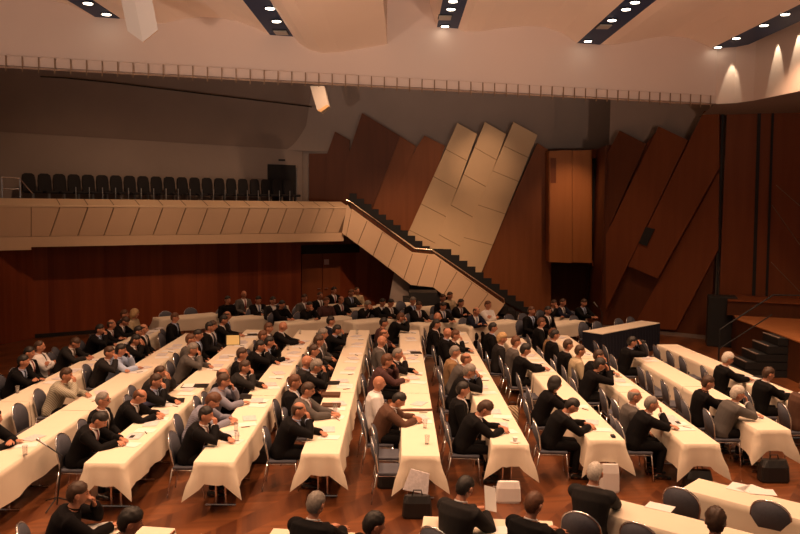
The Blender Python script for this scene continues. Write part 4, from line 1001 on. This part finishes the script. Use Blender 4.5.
# row people: (head px, head py, pose, hair kind+colour, outfit, extras)
U, X_, FO, WR_, C_, CA, FA_, LE = 'upright', 'crossed', 'forearms', 'write', 'chin', 'chin_away', 'face', 'lean'
ROWP = {
 1: [(5, 352.7, U, 'sk', 'k'), (19, 361.5, LE, 'sk', 'k', 'b'), (37, 346.5, X_, 'cb', 'w', 't'), (72, 343, WR_, 'sb', 'g'), (97.5, 329.5, C_, 'sk', 'k'), (111.4, 324.5, LE, 'fb', 'k', 'b'), (121, 321.5, WR_, 'sb', 'k', 'b'), (123.5, 314.5, U, 'sr', 'g'), (134.6, 313.8, U, 'oy', 'e', 'W')],
 2: [(-6, 418, LE, 'sk', 'k'), (66.5, 375, C_, 'sb', 'c'), (108, 352.5, C_, 'sb', 'g'), (120.8, 350, CA, 'sk', 'b'), (134, 340, FA_, 'sk', 'k', 'b'), (134, 331.4, U, 'sk', 'k', 'g'), (141.5, 329, U, 'fr', 'k'), (175, 317.6, U, 'sr', 'k')],
 3: [(100, 420, WR_, 'sk', 'k'), (103, 400, U, 'cg', 'k', 'g3'), (140, 396.5, WR_, 'fr', 'k'), (157, 381, C_, 'sb', 'k'), (160, 372.6, FA_, 'cb', 'g'), (193, 349.4, C_, 'ug', 'h'), (183, 339.5, U, 'sr', 'h'), (198, 335, U, 'sk', 'k', '0'), (207, 327, U, 'sk', 'k', '2'), (212.7, 325.8, U, 'sb', 'g'), (221.5, 320, FO, 'sk', 'k'), (226.5, 315.7, U, 'fb', 'g', '1')],
 4: [(206, 415, C_, 'sk', 'k', 'b'), (203, 401, WR_, 'ur', 'p'), (214, 381, CA, 'sb', 'p', 'g'), (223, 375, U, 'fb', 'k'), (245, 367, C_, 'sb', 'g'), (242, 354, U, 'sb', 'k'), (259, 346, C_, 'sk', 'k'), (269.5, 342, CA, 'sk', 'k'), (263, 336, U, 'sr', 'k'), (268, 328, U, 'sr', 'g'), (283, 326.4, FO, 'nk', 'k')],
 5: [(299, 410, C_, 'fb', 'k', 'b'), (308, 390, FO, 'sb', 'h', 'gb'), (292, 382, U, 'sr', 'k'), (301.5, 361.4, U, 'nk', 'g'), (316.5, 366.4, FA_, 'ug', 'k', 'g'), (314, 350.7, U, 'sb', 'g', '0'), (316, 341, U, 'ub', 'g'), (315, 334, U, 'ug', 'h', '1'), (337, 330, FA_, 'sk', 'k'), (328, 321, U, 'sk', 'u')],
 6: [(399, 400, WR_, 'sk', 'n'), (379, 383, U, 'nk', 'w'), (380, 361, CA, 'ur', 'm'), (398, 354, C_, 'cg', 'k'), (380, 341, U, 'ny', 'h'), (384, 334.5, U, 'fr', 'g'), (383, 322.7, U, 'sk', 'm'), (401.5, 317.6, FA_, 'sr', 'k')],
 7: [(485, 409, WR_, 'ub', 'k'), (463, 389.5, U, 'sk', 'k', '0'), (469.6, 371.4, FA_, 'ug', 'k'), (469, 359, LE, 'fr', 'h'), (455, 352, U, 'sg', 't'), (456.4, 335.3, C_, 'sr', 'k'), (447.6, 333, U, 'nr', 'k'), (436.4, 324, U, 'sk', 'k'), (437.6, 317, U, 'nr', 'g')],
 8: [(572, 406, WR_, 'sk', 'k', 'g'), (555, 384, LE, 'ok', 'd', 'W'), (525.7, 350, FO, 'uk', 'k'), (524, 342, U, 'sr', 'h'), (501, 338.5, U, 'uy', 'g', 'W'), (491, 327.7, U, 'sk', 'k', '0')],
 9: [(651, 404, C_, 'cg', 'k'), (634.5, 396, U, 'fg', 'h'), (594, 365, FA_, 'uk', 'd'), (605, 356, C_, 'sb', 'k'), (580, 351, U, 'sb', 'e'), (559, 345, U, 'sb', 'k'), (554, 335, U, 'sk', 'k'), (543, 333.5, U, 'sr', 't'), (541.5, 322.7, U, 'sr', 'k')],
 10: [(746, 394, C_, 'uw', 'h'), (708, 383, FO, 'sb', 'd'), (632, 342, 'camera', 'sk', 'k')],
 11: [(728, 359, FO, 'uw', 'k', 'g'), (768.5, 374, FO, 'sb', 'k'), (810, 386, FO, 'sr', 'n')]}
def wearer(ex):
    kw = {}
    if 'g' in ex: kw['glasses'] = True
    if 'b' in ex: kw['badge'] = True
    if 'W' in ex: kw['who'] = 'woman'; kw['tie'] = False
    if 't' in ex: kw['tie'] = 0
    for ch in ex:
        if ch.isdigit(): kw['tie'] = int(ch)
    return kw
PAPERS = []
for i in range(1, 12):
    seats = []; lst = []
    for rec in ROWP[i]:
        x, y, ps, hr_, of = rec[:5]; ex = rec[5] if len(rec) > 5 else ''
        hz = POSES[ps][0].head.z; h = atz(x, y, hz); lst.append((h.y, h, ps, hr_, of, ex))
    lst.sort(key=lambda r: r[0])
    for n, (yy, h, ps, hr_, of, ex) in enumerate(lst):
        rz = random.uniform(-.10, .10)
        o, loc = person(h, rz, ps, hr_, of, '%s from near end, %s' % (ORD[n + 1], ROWN[i]), fixx=RX(i, yy) + SEAT, **wearer(ex))
        seats.append([loc.y, loc.x + .05, 1]); PAPERS.append((i, loc.y, n))
    for x, y in EMPTY[i]:
        p = atz(x, y, .895)
        yb = p.y
        if all(abs(yb - s_[0]) > .46 for s_ in seats): seats.append([yb, min(RX(i, yb) - .14, p.x + .31), 0])
    seats.sort(); n1 = 0; n0 = 0
    for yb, xb, occ in seats:
        if occ: n1 += 1
        else: n0 += 1
        lab = ('blue-grey chair with chrome rim under the %s sitter from near end, %s' % (ORD[n1], ROWN[i])) if occ else ('empty blue-grey chair with chrome rim, %s free one from near end, %s' % (ORD[n0], ROWN[i]))
        place_chair(xb, yb, random.uniform(-.05, .05), lab)
# people of the crosswise back tables
CRF = CRA - PI / 2
BACK = [(227.8, 300, U, 'sk', 'd', '', 'first behind slanting back tables from the wooden wall'), (244, 294.4, U, 'nk', 'h', '', 'before the wooden wall beside dark-haired sitter'), (258.5, 300, FO, 'sk', 'k', 'b', 'third along slanting tables from wooden wall'),
 (273, 300.7, U, 'sk', 'g', 'W', 'beside stack of white papers at back'), (282, 304.5, FO, 'sk', 'd', '', 'at gap of slanting back tables'), (304.6, 298, U, 'sb', 'h', '', 'rear seat between slanting tables'), (309.6, 305.7, C_, 'sk', 'd', 'b', 'third slanting back table'),
 (320, 295.7, U, 'cb', 'k', '', 'behind the third slanting back table'), (326.6, 301.3, U, 'sr', 'm', '', 'third slanting back table'), (334, 290.5, U, 'sk', 'k', '', 'rear seat under the door sign'), (357, 287, U, 'cb', 'e', '', 'last seat before the double door'),
 (341.3, 300, FO, 'fr', 'k', '1', 'far end of third slanting table'), (351.4, 293, FO, 'sr', 'g', '', 'rear table under door sign'), (367.7, 305, FA_, 'ug', 'k', '', 'first at fourth slanting table'), (382.7, 302.6, FO, 'sk', 'k', '', 'second at fourth slanting table'),
 (391, 303, FO, 'sk', 'k', '', 'third at fourth slanting table'), (413, 301, U, 'sg', 'k', '', 'first at fifth slanting table'), (419, 305.7, FO, 'sb', 'k', '', 'before the dark lower steps'), (443.3, 306.3, FO, 'sk', 'k', '', 'fifth slanting table below stair parapet'),
 (443, 298, U, 'sb', 'k', '', 'rear seat below stair parapet'), (450, 295.7, U, 'sb', 'e', '', 'tallest head below stair parapet'), (461, 303, LE, 'sk', 'k', '', 'end of fifth slanting table'), (476.5, 311.4, LE, 'fk', 'u', '', 'sixth slanting table'),
 (488, 305, X_, 'sr', 'w', '', 'below the foot of the handrail'), (531.5, 311, U, 'sr', 'k', '', 'turned away from empty chairs at back'), (548, 310.7, U, 'sk', 'k', '0', 'slanting table next to blue-skirted one'), (554, 303.8, C_, 'sb', 'k', '', 'in front of dark niche with hand raised'),
 (563, 302.6, FO, 'cb', 'u', '', 'under the orange cabinet, middle of three'), (584, 303, FO, 'sb', 'k', 'b', 'beside the microphone stand')]
for x, y, ps, hr_, of, ex, wh in BACK:
    hz = POSES[ps][0].head.z; h = atz(x, y, hz)
    if h.y > 27.2: h = aty(x, y, 27.0); h.z = hz
    o, loc = person(h, CRF + random.uniform(-.1, .1), ps, hr_, of, wh, **wearer(ex))
    d = V((math.cos(CRF), math.sin(CRF), 0)); place_chair(loc.x - d.x * .03, loc.y - d.y * .03, CRF, 'blue-grey chair of the sitter ' + wh)
for x, y, wh in ((165, 311, 'nearest the wooden corner'), (190, 307.5, 'second beyond the first slanting table'), (508, 314, 'behind the sixth slanting table'), (522, 313, 'second behind the sixth slanting table'), (573, 315, 'beside the microphone stand'), (582, 322, 'turned away before the blue-skirted table'),
              (596, 321, 'behind the blue-skirted table by the microphone'), (617.7, 318, 'second behind the blue-skirted table'), (629.6, 316.5, 'third behind the blue-skirted table'), (280, 303, 'at the gap of the back tables'), (400, 301, 'below the pale pier'), (300, 303, 'in the middle of the back tables')):
    p = atz(x, y, .895); d = V((math.cos(CRF), math.sin(CRF), 0)); p += d * .29
    if all((p.x - a) ** 2 + (p.y - b_) ** 2 > .2 for a, b_ in CHAIRS): place_chair(p.x, p.y, CRF, 'empty blue-grey chair with chrome rim, ' + wh)
# foreground people
FGF = FGA + PI / 2
FH = {78: 15, 131: 20, 316: 62, 374: 25, 465: 48, 534: 45, 595: 58, 715.5: 70}
FRONT = [(78, 494, CA, 'sb', 'd', '', 'at the front slanting table, papers before him'), (131, 522, FO, 'uk', 'k', '', 'only head showing at bottom beside papers'), (316, 504.5, FO, 'sg', 'k', '', 'cropped hair, alone at the bottom edge'), (374, 525, FO, 'sk', 'k', '', 'only head showing at the bottom edge'),
         (465, 488, 'read', 'sk', 'g', '', 'front slanting table'), (534, 504.5, FO, 'sr', 'k', '', 'back turned beside the reader in front'), (595, 473, FO, 'cw', 'g', '', 'beside empty chair at front slanting table'), (715.5, 521.6, FO, 'ub', 'g', '', 'only hair showing between two empty front chairs')]
for x, y, ps, hr_, of, ex, wh in FRONT:
    hz = POSES[ps][0].head.z; h = atz(x, y, hz)
    o, loc = person(h, math.radians(FH[x]), ps, hr_, of, wh, **wearer(ex))
    fa = math.radians(FH[x]); d = V((math.cos(fa), math.sin(fa), 0)); place_chair(loc.x - d.x * .03, loc.y - d.y * .03, fa, 'blue-grey chair of the front sitter, ' + wh)
for x, y, wh in ((680, 487.5, 'between the two long front tables'), (770, 501, 'at the bottom corner by the front table'), (638, 523, 'at the bottom edge beside the white-haired man')):
    p = atz(x, y, .895); d = V((math.cos(FGF), math.sin(FGF), 0)); p += d * .29
    if all((p.x - a) ** 2 + (p.y - b_) ** 2 > .15 for a, b_ in CHAIRS): place_chair(p.x, p.y, FGF, 'empty dark blue-grey chair with chrome rim, ' + wh)
# ================================================================== THINGS ON TABLES AND FLOOR
bm = bmesh.new(); box(bm, -.148, .148, -.105, .105, 0, .0025); PAPER = bpy.data.meshes.new('paper_sheet'); bm.to_mesh(PAPER); bm.free(); PAPER.materials.append(M_paper)
bm = bmesh.new(); box(bm, -.105, .105, -.148, .148, 0, .006, .001); BOOK = bpy.data.meshes.new('booklet'); bm.to_mesh(BOOK); bm.free(); BOOK.materials.append(M_paper2)
bm = bmesh.new(); box(bm, -.24, -.003, -.15, .15, 0, .012, .002); FLD = bpy.data.meshes.new('cover'); bm.to_mesh(FLD); bm.free(); FLD.materials.append(M_leather)
bm = bmesh.new(); tube(bm, [(-.07, 0, .006), (.055, 0, .006), (.07, 0, .005)], [.0055, .0055, .0015], 6); PEN = bpy.data.meshes.new('pen'); bm.to_mesh(PEN); bm.free(); PEN.materials.append(M_black)
ZT = TH + .006
def lay(name, me, x, y, z, rz, label, cat, group=None, m=None):
    o = bpy.data.objects.new(name, me); COL.objects.link(o); o.location = (x, y, z); o.rotation_euler = (0, 0, rz)
    if m is not None: o.material_slots[0].link = 'OBJECT'; o.material_slots[0].material = m
    return tag(o, label, cat, group)
rp = random.Random(3)
for i, y, n in PAPERS:
    x = RX(i, y); w = '%s sitter from near end, %s' % (ORD[n + 1], ROWN[i])
    lay('paper_sheet', PAPER, x + .30 + rp.uniform(-.03, .04), y + rp.uniform(-.06, .04), ZT, rp.uniform(-.35, .35), 'white paper sheet before the ' + w, 'paper', 'papers on the tables')
    if n % 4 != 3: lay('booklet', BOOK, x + .25 + rp.uniform(-.04, .08), y + .36 + rp.uniform(-.05, .05), ZT, rp.uniform(-.5, .5), 'printed grey booklet beyond the ' + w, 'booklet', 'booklets on the tables')
    if n % 2 == 1: lay('pen', PEN, x + .36, y - .20 + rp.uniform(-.03, .03), ZT, rp.uniform(-1.2, 1.2), 'dark pen beside the ' + w, 'pen', 'pens on the tables')
# glasses
def make_glass():
    bm = bmesh.new(); n = 14
    prof = [(.0, .0), (.030, .0), (.035, .13), (.033, .13), (.028, .008), (0, .008)]
    vs = [[bm.verts.new((r * math.cos(2 * PI * k / n), r * math.sin(2 * PI * k / n), z)) for k in range(n)] for r, z in prof[1:5]]
    for A_, B_ in zip(vs, vs[1:]):
        for k in range(n): bm.faces.new((A_[k], A_[(k + 1) % n], B_[(k + 1) % n], B_[k]))
    bm.faces.new(vs[0][::-1]); bm.faces.new(vs[-1])
    me = bpy.data.meshes.new('drinking_glass'); bm.to_mesh(me); bm.free(); me.materials.append(M_glass); return me
GL = make_glass()
for x, y, wh in ((17.5, 393, 'beside the dark-haired man at the wall-side table'), (236, 431, 'on the printed sheets of the eighth row'), (237, 441, 'closest to the near end of the eighth row'), (427, 444, 'near end of the sixth row'), (335, 412, 'beside the binders'),
                 (300, 334, 'far end of the eighth row'), (357, 334, 'far end of the seventh row'), (288, 350, 'behind the bald man of the eighth row'), (425, 428, 'second on the sixth row'), (25, 455, 'by the hands at the picture edge')):
    p = atz(x, y, ZT); lay('drinking_glass', GL, p.x, p.y, ZT, 0, 'clear drinking glass, ' + wh, 'glass', 'drinking glasses')
# black folders and pads
for x, y, rz, wh in ((195, 386, .1, 'third man along the ninth row'), (170, 401, .2, 'near end papers of the ninth row'), (327, 383, .0, 'grey-haired man with glasses, seventh row'), (411, 353, .1, 'man with hand at chin, sixth row'), (757, 378, .4, 'two people of the front row'),
                     (121, 361, .2, 'blue-shirted man'), (238, 397, .1, 'striped-shirted men'), (248, 335, .3, 'bald man at the back')):
    p = atz(x, y, ZT); e = empty('black_folder', (p.x, p.y, ZT), rz); tag(e, 'black folder lying open near the ' + wh, 'folder', 'black folders')
    new_obj('cover', FLD, None, e); k = new_obj('cover', FLD, None, e); k.rotation_euler.z = PI
    s_ = new_obj('inner_sheet', PAPER, None, e); s_.location = (-.12, 0, .0125); s_.rotation_euler.z = PI / 2; s_.scale = (.95, .95, 1)
# binder boxes
for x, y, wh in ((331, 396, 'thick one'), (331, 406, 'thin one closest to the balding man')):
    p = atz(x, y, ZT); bm = bmesh.new(); box(bm, -.16, .16, -.12, .12, 0, .05 if 'thick' in wh else .03, .004)
    o = build('ring_binder', bm, SUIT['n']); o.location = (p.x, p.y, ZT); tag(o, 'brown ring binder lying on the seventh row, ' + wh, 'binder', 'ring binders')
# document stand with yellow sheet
p = atz(233, 345, ZT); e = empty('document_stand', p, .2); tag(e, 'black stand holding a yellow sheet on the ninth row far part', 'stand')
bm = bmesh.new(); prism(bm, [(-.17, -.02, 0), (.17, -.02, 0), (.17, .13, .22), (-.17, .13, .22)], (0, .015, 0)); build('back_plate', bm, M_black, e)
bm = bmesh.new(); prism(bm, [(-.15, -.022, .012), (.15, -.022, .012), (.15, .122, .215), (-.15, .122, .215)], (0, -.003, .002)); build('sheet', bm, mat('yellow_paper', (.80, .66, .30), .8), e)
# small dark things
for x, y, sx, sy, sz, nm, lab, cat, m in ((613, 437, .055, .11, .03, 'computer_mouse', 'black rounded mouse at the near end of the fourth row', 'mouse', M_black), (678, 423, .06, .12, .015, 'mobile_phone', 'black mobile phone on the third row before the grey-haired man', 'phone', M_black),
                                    (132, 437, .06, .12, .012, 'mobile_phone', 'dark mobile phone in front of the writing man, near end of ninth row', 'phone', M_black), (92, 446, .10, .05, .02, 'spectacle_case', 'black slim case on the near table of the tenth row', 'case', M_black)):
    p = atz(x, y, ZT); bm = bmesh.new(); box(bm, -sx / 2, sx / 2, -sy / 2, sy / 2, 0, sz, .004); o = build(nm, bm, m); o.location = (p.x, p.y, ZT); tag(o, lab, cat)
p = atz(515, 442, ZT); e = empty('coffee_cup', p); tag(e, 'white coffee cup on saucer at the near end of the fifth row', 'cup')
bm = bmesh.new(); bmesh.ops.create_cone(bm, cap_ends=True, segments=18, radius1=.045, radius2=.075, depth=.012); build('saucer', bm, M_paper, e).location = (0, 0, .006)
bm = bmesh.new(); bmesh.ops.create_cone(bm, cap_ends=True, segments=18, radius1=.025, radius2=.04, depth=.06); build('cup', bm, M_paper, e).location = (0, 0, .042)
# navy bag on the ninth row
p = atz(150, 406, ZT); bm = bmesh.new()
loft(bm, [(V((-.20, 0, .03)), V((0, .07, 0)), V((0, 0, .03))), (V((-.1, .01, .06)), V((0, .10, 0)), V((0, 0, .06))), (V((.08, 0, .065)), V((0, .11, 0)), V((0, 0, .062))), (V((.20, 0, .04)), V((0, .07, 0)), V((0, 0, .04)))], 14)
e = empty('soft_bag', p, .75); tag(e, 'navy soft bag with red edge lying on the ninth row table', 'bag'); build('body', bm, mat('navy_fabric', (.02, .025, .07), .7), e, smooth=True)
bm = bmesh.new(); tube(bm, [(-.18, .03, .07), (-.05, .03, .125), (.1, .02, .132), (.2, .0, .085)], .012, 6); build('zip_edge', bm, mat('red_trim', (.30, .03, .03), .6), e)
# brown scarf across the sixth row
A_, B_ = atz(400, 411, ZT), atz(433, 410, ZT); bm = bmesh.new(); rg = []
for k in range(9):
    t = k / 8; c_ = A_.lerp(B_, t) - A_; rg.append((c_ + V((0, .02 * math.sin(t * 6), .014)), V((0, .035 + .03 * math.sin(t * PI), 0)), V((0, 0, .013))))
loft(bm, rg, 10); o = build('scarf', bm, mat('scarf_brown', (.12, .05, .03), .9), smooth=True); o.location = A_; tag(o, 'dark brown scarf laid across the sixth row table', 'scarf')
# bags on the floor
def bag(name, px, py, w_, d_, h_, m, label, cat='bag', z=0, lean=0.0, handle=True):
    p = atz(px, py, z); e = empty(name, (p.x, p.y, z)); tag(e, label, cat)
    bm = bmesh.new(); loft(bm, [(V((0, 0, .0)), V((w_ / 2, 0, 0)), V((0, d_ / 2, 0))), (V((0, 0, .03)), V((w_ / 2 * 1.12, 0, 0)), V((0, d_ / 2 * 1.1, 0))), (V((0, lean * .5, h_ * .7)), V((w_ / 2 * 1.05, 0, 0)), V((0, d_ / 2, 0))), (V((0, lean, h_)), V((w_ / 2 * .95, 0, 0)), V((0, d_ / 2 * .5, 0)))], 24)
    for v in bm.verts:   # squarer plan
        a = math.atan2(v.co.y / d_, v.co.x / w_); k = 1 / max(abs(math.cos(a)), abs(math.sin(a))); v.co.x *= min(k, 1.25); v.co.y *= min(k, 1.25)
    build('body', bm, m, e, smooth=False)
    if handle:
        bm = bmesh.new(); tube(bm, [(-.07, lean, h_ - .01), (-.05, lean, h_ + .07), (.05, lean, h_ + .07), (.07, lean, h_ - .01)], .009, 6); build('handle', bm, M_leather, e)
    return e
bag('briefcase', 417, 517, .36, .16, .30, M_leather, 'black bag under the near end of the sixth row table', 'bag')
p = atz(415, 512, 0); bm = bmesh.new(); prism(bm, [(-.19, -.03, .30), (.15, -.05, .24), (.17, .02, .50), (-.08, .05, .56)], (0, .025, 0)); o = build('newspaper', bm, M_paper2); o.location = (p.x + .02, p.y - .02, .03)
tag(o, 'pale folded newspaper sticking up from the black bag, sixth row end', 'newspaper')
bag('paper_bag', 508, 502, .32, .12, .30, M_paper, 'white bag standing under the near end of the fifth row table', 'bag', handle=False)
bag('paper_bag', 609, 492, .26, .10, .42, M_paper, 'tall white bag under the near end of the fourth row table', 'bag', handle=False)
bag('satchel', 697, 494, .38, .20, .36, M_leather, 'black bag under the near end of the third row table', 'bag')
bag('pilot_case', 773, 481, .40, .22, .34, M_leather, 'large black case under the near end of the second row table', 'case')
bag('satchel', 389, 487, .32, .18, .26, M_leather, 'black bag beneath the empty chairs beside the sixth row', 'bag')
bag('satchel', 262, 462, .36, .2, .30, M_leather, 'black bag on the floor between eighth and seventh rows', 'bag')
# striped bag hanging on a chair
p = atz(507, 405, 0); e = bag('striped_bag', 512, 422, .22, .10, .32, checks('bag_stripes', (.75, .62, .42), (.12, .07, .04), 9), 'cream and brown striped bag between empty chairs behind the fourth row', 'bag')
# held things
q, loc, rz = HELD['read']
w_ = q.wr; e = lay('paper_sheet', PAPER, 0, 0, 0, 0, 'white sheet held up by the reading man in front', 'paper')
cs, sn = math.cos(rz), math.sin(rz); hx, hy = w_.x + .13, w_.y + .03
e.location = (loc.x + hx * cs - hy * sn, loc.y + hx * sn + hy * cs, w_.z + .11); e.rotation_euler = (0.75, -1.0, rz + .75); e.scale = (.9, .9, 1)
q, loc, rz = HELD['camera']; cs, sn = math.cos(rz), math.sin(rz); hx, hy = q.head.x + .17, 0
e = empty('photo_camera', (loc.x + hx * cs - hy * sn, loc.y + hx * sn + hy * cs, q.head.z), rz); tag(e, 'black photo camera held to the eye of the second row man', 'camera')
bm = bmesh.new(); box(bm, -.035, .035, -.07, .07, -.045, .05, .008); build('camera_body', bm, M_black, e)
bm = bmesh.new(); tube(bm, [(.03, 0, 0), (.13, 0, 0)], .036, 14); build('lens', bm, M_black, e)
# papers on the front table
for x, y, rz, lab in ((751, 489, .5, 'white open leaflet on the front table beside the empty chairs'), (762, 492, -.2, 'second white leaflet on the front table, overlapping the open one'), (738, 487, .9, 'printed sheet with dark line on the front table'), (660, 507, -.6, 'blank sheet beside the white-haired man in charcoal')):
    p = atz(x, y, ZT); lay('paper_sheet', PAPER, p.x, p.y, ZT + (.003 if 'second' in lab else 0), rz, lab, 'paper')
for x, y, rz, lab in ((97, 527, .3, 'paper sheet before the man touching his face, front'), (506, 530, .2, 'paper sheet on the small front table of the reader')):
    p = atz(x, y, ZT); lay('paper_sheet', PAPER, p.x, p.y, ZT, rz, lab, 'paper')
# microphones on stands
def mic(base, top, head, lab):
    e = empty('microphone_stand', base); tag(e, lab, 'microphone stand'); O_ = V(base)
    bm = bmesh.new(); tube(bm, [(0, 0, .02), V(top) - O_], .011, 8); build('pole', bm, M_black, e)
    for k in range(3):
        a = k * 2.1 + .4; bm = bmesh.new(); tube(bm, [(0, 0, .12), (.28 * math.cos(a), .28 * math.sin(a), .012)], .009, 6); build('leg', bm, M_black, e)
    bm = bmesh.new(); tube(bm, [V(top) - O_, V(head) - O_], .008, 6); build('boom', bm, M_black, e)
    d = (V(head) - V(top)).normalized(); bm = bmesh.new(); tube(bm, [V(head) - O_ - d * .02, V(head) - O_ + d * .10, V(head) - O_ + d * .15], [.014, .018, .026], 10); build('microphone', bm, M_steel, e)
bs_ = atz(57, 506, 0); y_ = bs_.y
mic(bs_, aty(62, 456, y_), aty(46, 445, y_), 'black microphone stand with boom between tenth and ninth rows')
bs_ = atz(602, 349, 0); y_ = bs_.y
mic(bs_, aty(602, 312, y_), aty(597, 306, y_), 'black microphone stand at the corner of the blue-skirted table')
# ================================================================== LIGHTS
def spot(loc, tgt, power, size=95, blend=.6, col=(1, .70, .44), rad=.08, name='slot_lamp'):
    ld = bpy.data.lights.new(name, 'SPOT'); ld.energy = power; ld.spot_size = math.radians(size); ld.spot_blend = blend; ld.color = col; ld.shadow_soft_size = rad
    o = bpy.data.objects.new(name, ld); COL.objects.link(o); o.location = loc
    o.rotation_euler = (V(tgt) - V(loc)).to_track_quat('-Z', 'Y').to_euler(); return o
LC = (1, .565, .325)
for A_, B_, z in SLOTG:
    xm = (A_.x + B_.x) / 2
    for k in range(6):
        y = A_.y - 3.0 - k * 2.0
        if y < 3: break
        spot((xm, y, z - .12), (xm, y + .3, 0), 430, 112, .8, LC)
SPOTS = [((2.6, 25.6, 8.6), aty(484, 178, YW), 420, 32, 1), ((1.0, 25.6, 8.6), aty(440, 215, YW), 260, 50, 1), ((-0.5, 22.5, 8.6), aty(390, 250, 28.6), 1500, 46, 1), ((3.0, 23.0, 8.6), aty(470, 285, 28.6), 1500, 46, 1),
         (w1(1.5, 5.5, 8.8), w1(1.5, .8, 4.0), 420, 75, 1), (w1(5.0, 5.5, 8.8), w1(5.0, .8, 4.0), 420, 75, 1), (w1(8.5, 5.0, 8.8), w1(8.5, .8, 4.0), 420, 75, 1)]
for x, y in ((-6.2, 21.2), (-2.2, 22.4), (1.8, 23.4), (5.4, 23.9)): spot((x, y, 8.7), (x + .3, y + .9, 0), 430, 78, .9, LC, .1, 'back_table_fill')  # added spots that brighten the dim tables at the back
for x, y, z, tx in ((-7, .5, 2.6, -5), (0, .8, 2.4, 0), (7, .5, 2.6, 5)): spot((x, y, z), (tx, 19.5, 9.9), 3300, 46, 1, (1, .72, .55), .4, 'rear_fill_spot')  # added fill behind the viewpoint, washing fascia and vaults
for l, t, p, s, bl_ in SPOTS: spot(l, t, p, s, bl_, LC, .1, 'panel_and_fill_spot')  # first is the beige panels' spot; the rest are added fill for stairs and balcony
spot((6.0, 26.6, 6.85), (6.1, 29.2, 3.6), 260, 60, .9, LC, .1, 'cabinet_fill')  # added spot brightening the orange cabinet
for px, py, pw in ((732, 66, 70), (778, 46, 110), (799, 36, 130)):
    for p_, q_ in zip(CVX, CVX[1:]):
        d_ = (q_ - p_); n_ = V((d_.y, -d_.x, 0)).normalized()
        if n_.x > 0: n_ = -n_
        h_ = onplane(px, py, p_, n_)
        if -.02 <= (h_ - p_).dot(d_) / d_.length_squared <= 1.02:
            spot(h_ + n_ * .15 + V((0, 0, .36)), h_ + n_ * .06 + V((0, 0, -.35)), pw, 34, .35, (1, .80, .55), .02, 'wall_washer'); break
w = bpy.data.worlds.new('World'); SC.world = w; w.use_nodes = True
w.node_tree.nodes['Background'].inputs[0].default_value = (1, .72, .52, 1); w.node_tree.nodes['Background'].inputs[1].default_value = .12
SC.view_settings.view_transform = 'Standard'; SC.view_settings.look = 'None'; SC.view_settings.gamma = 1; SC.view_settings.exposure = 0
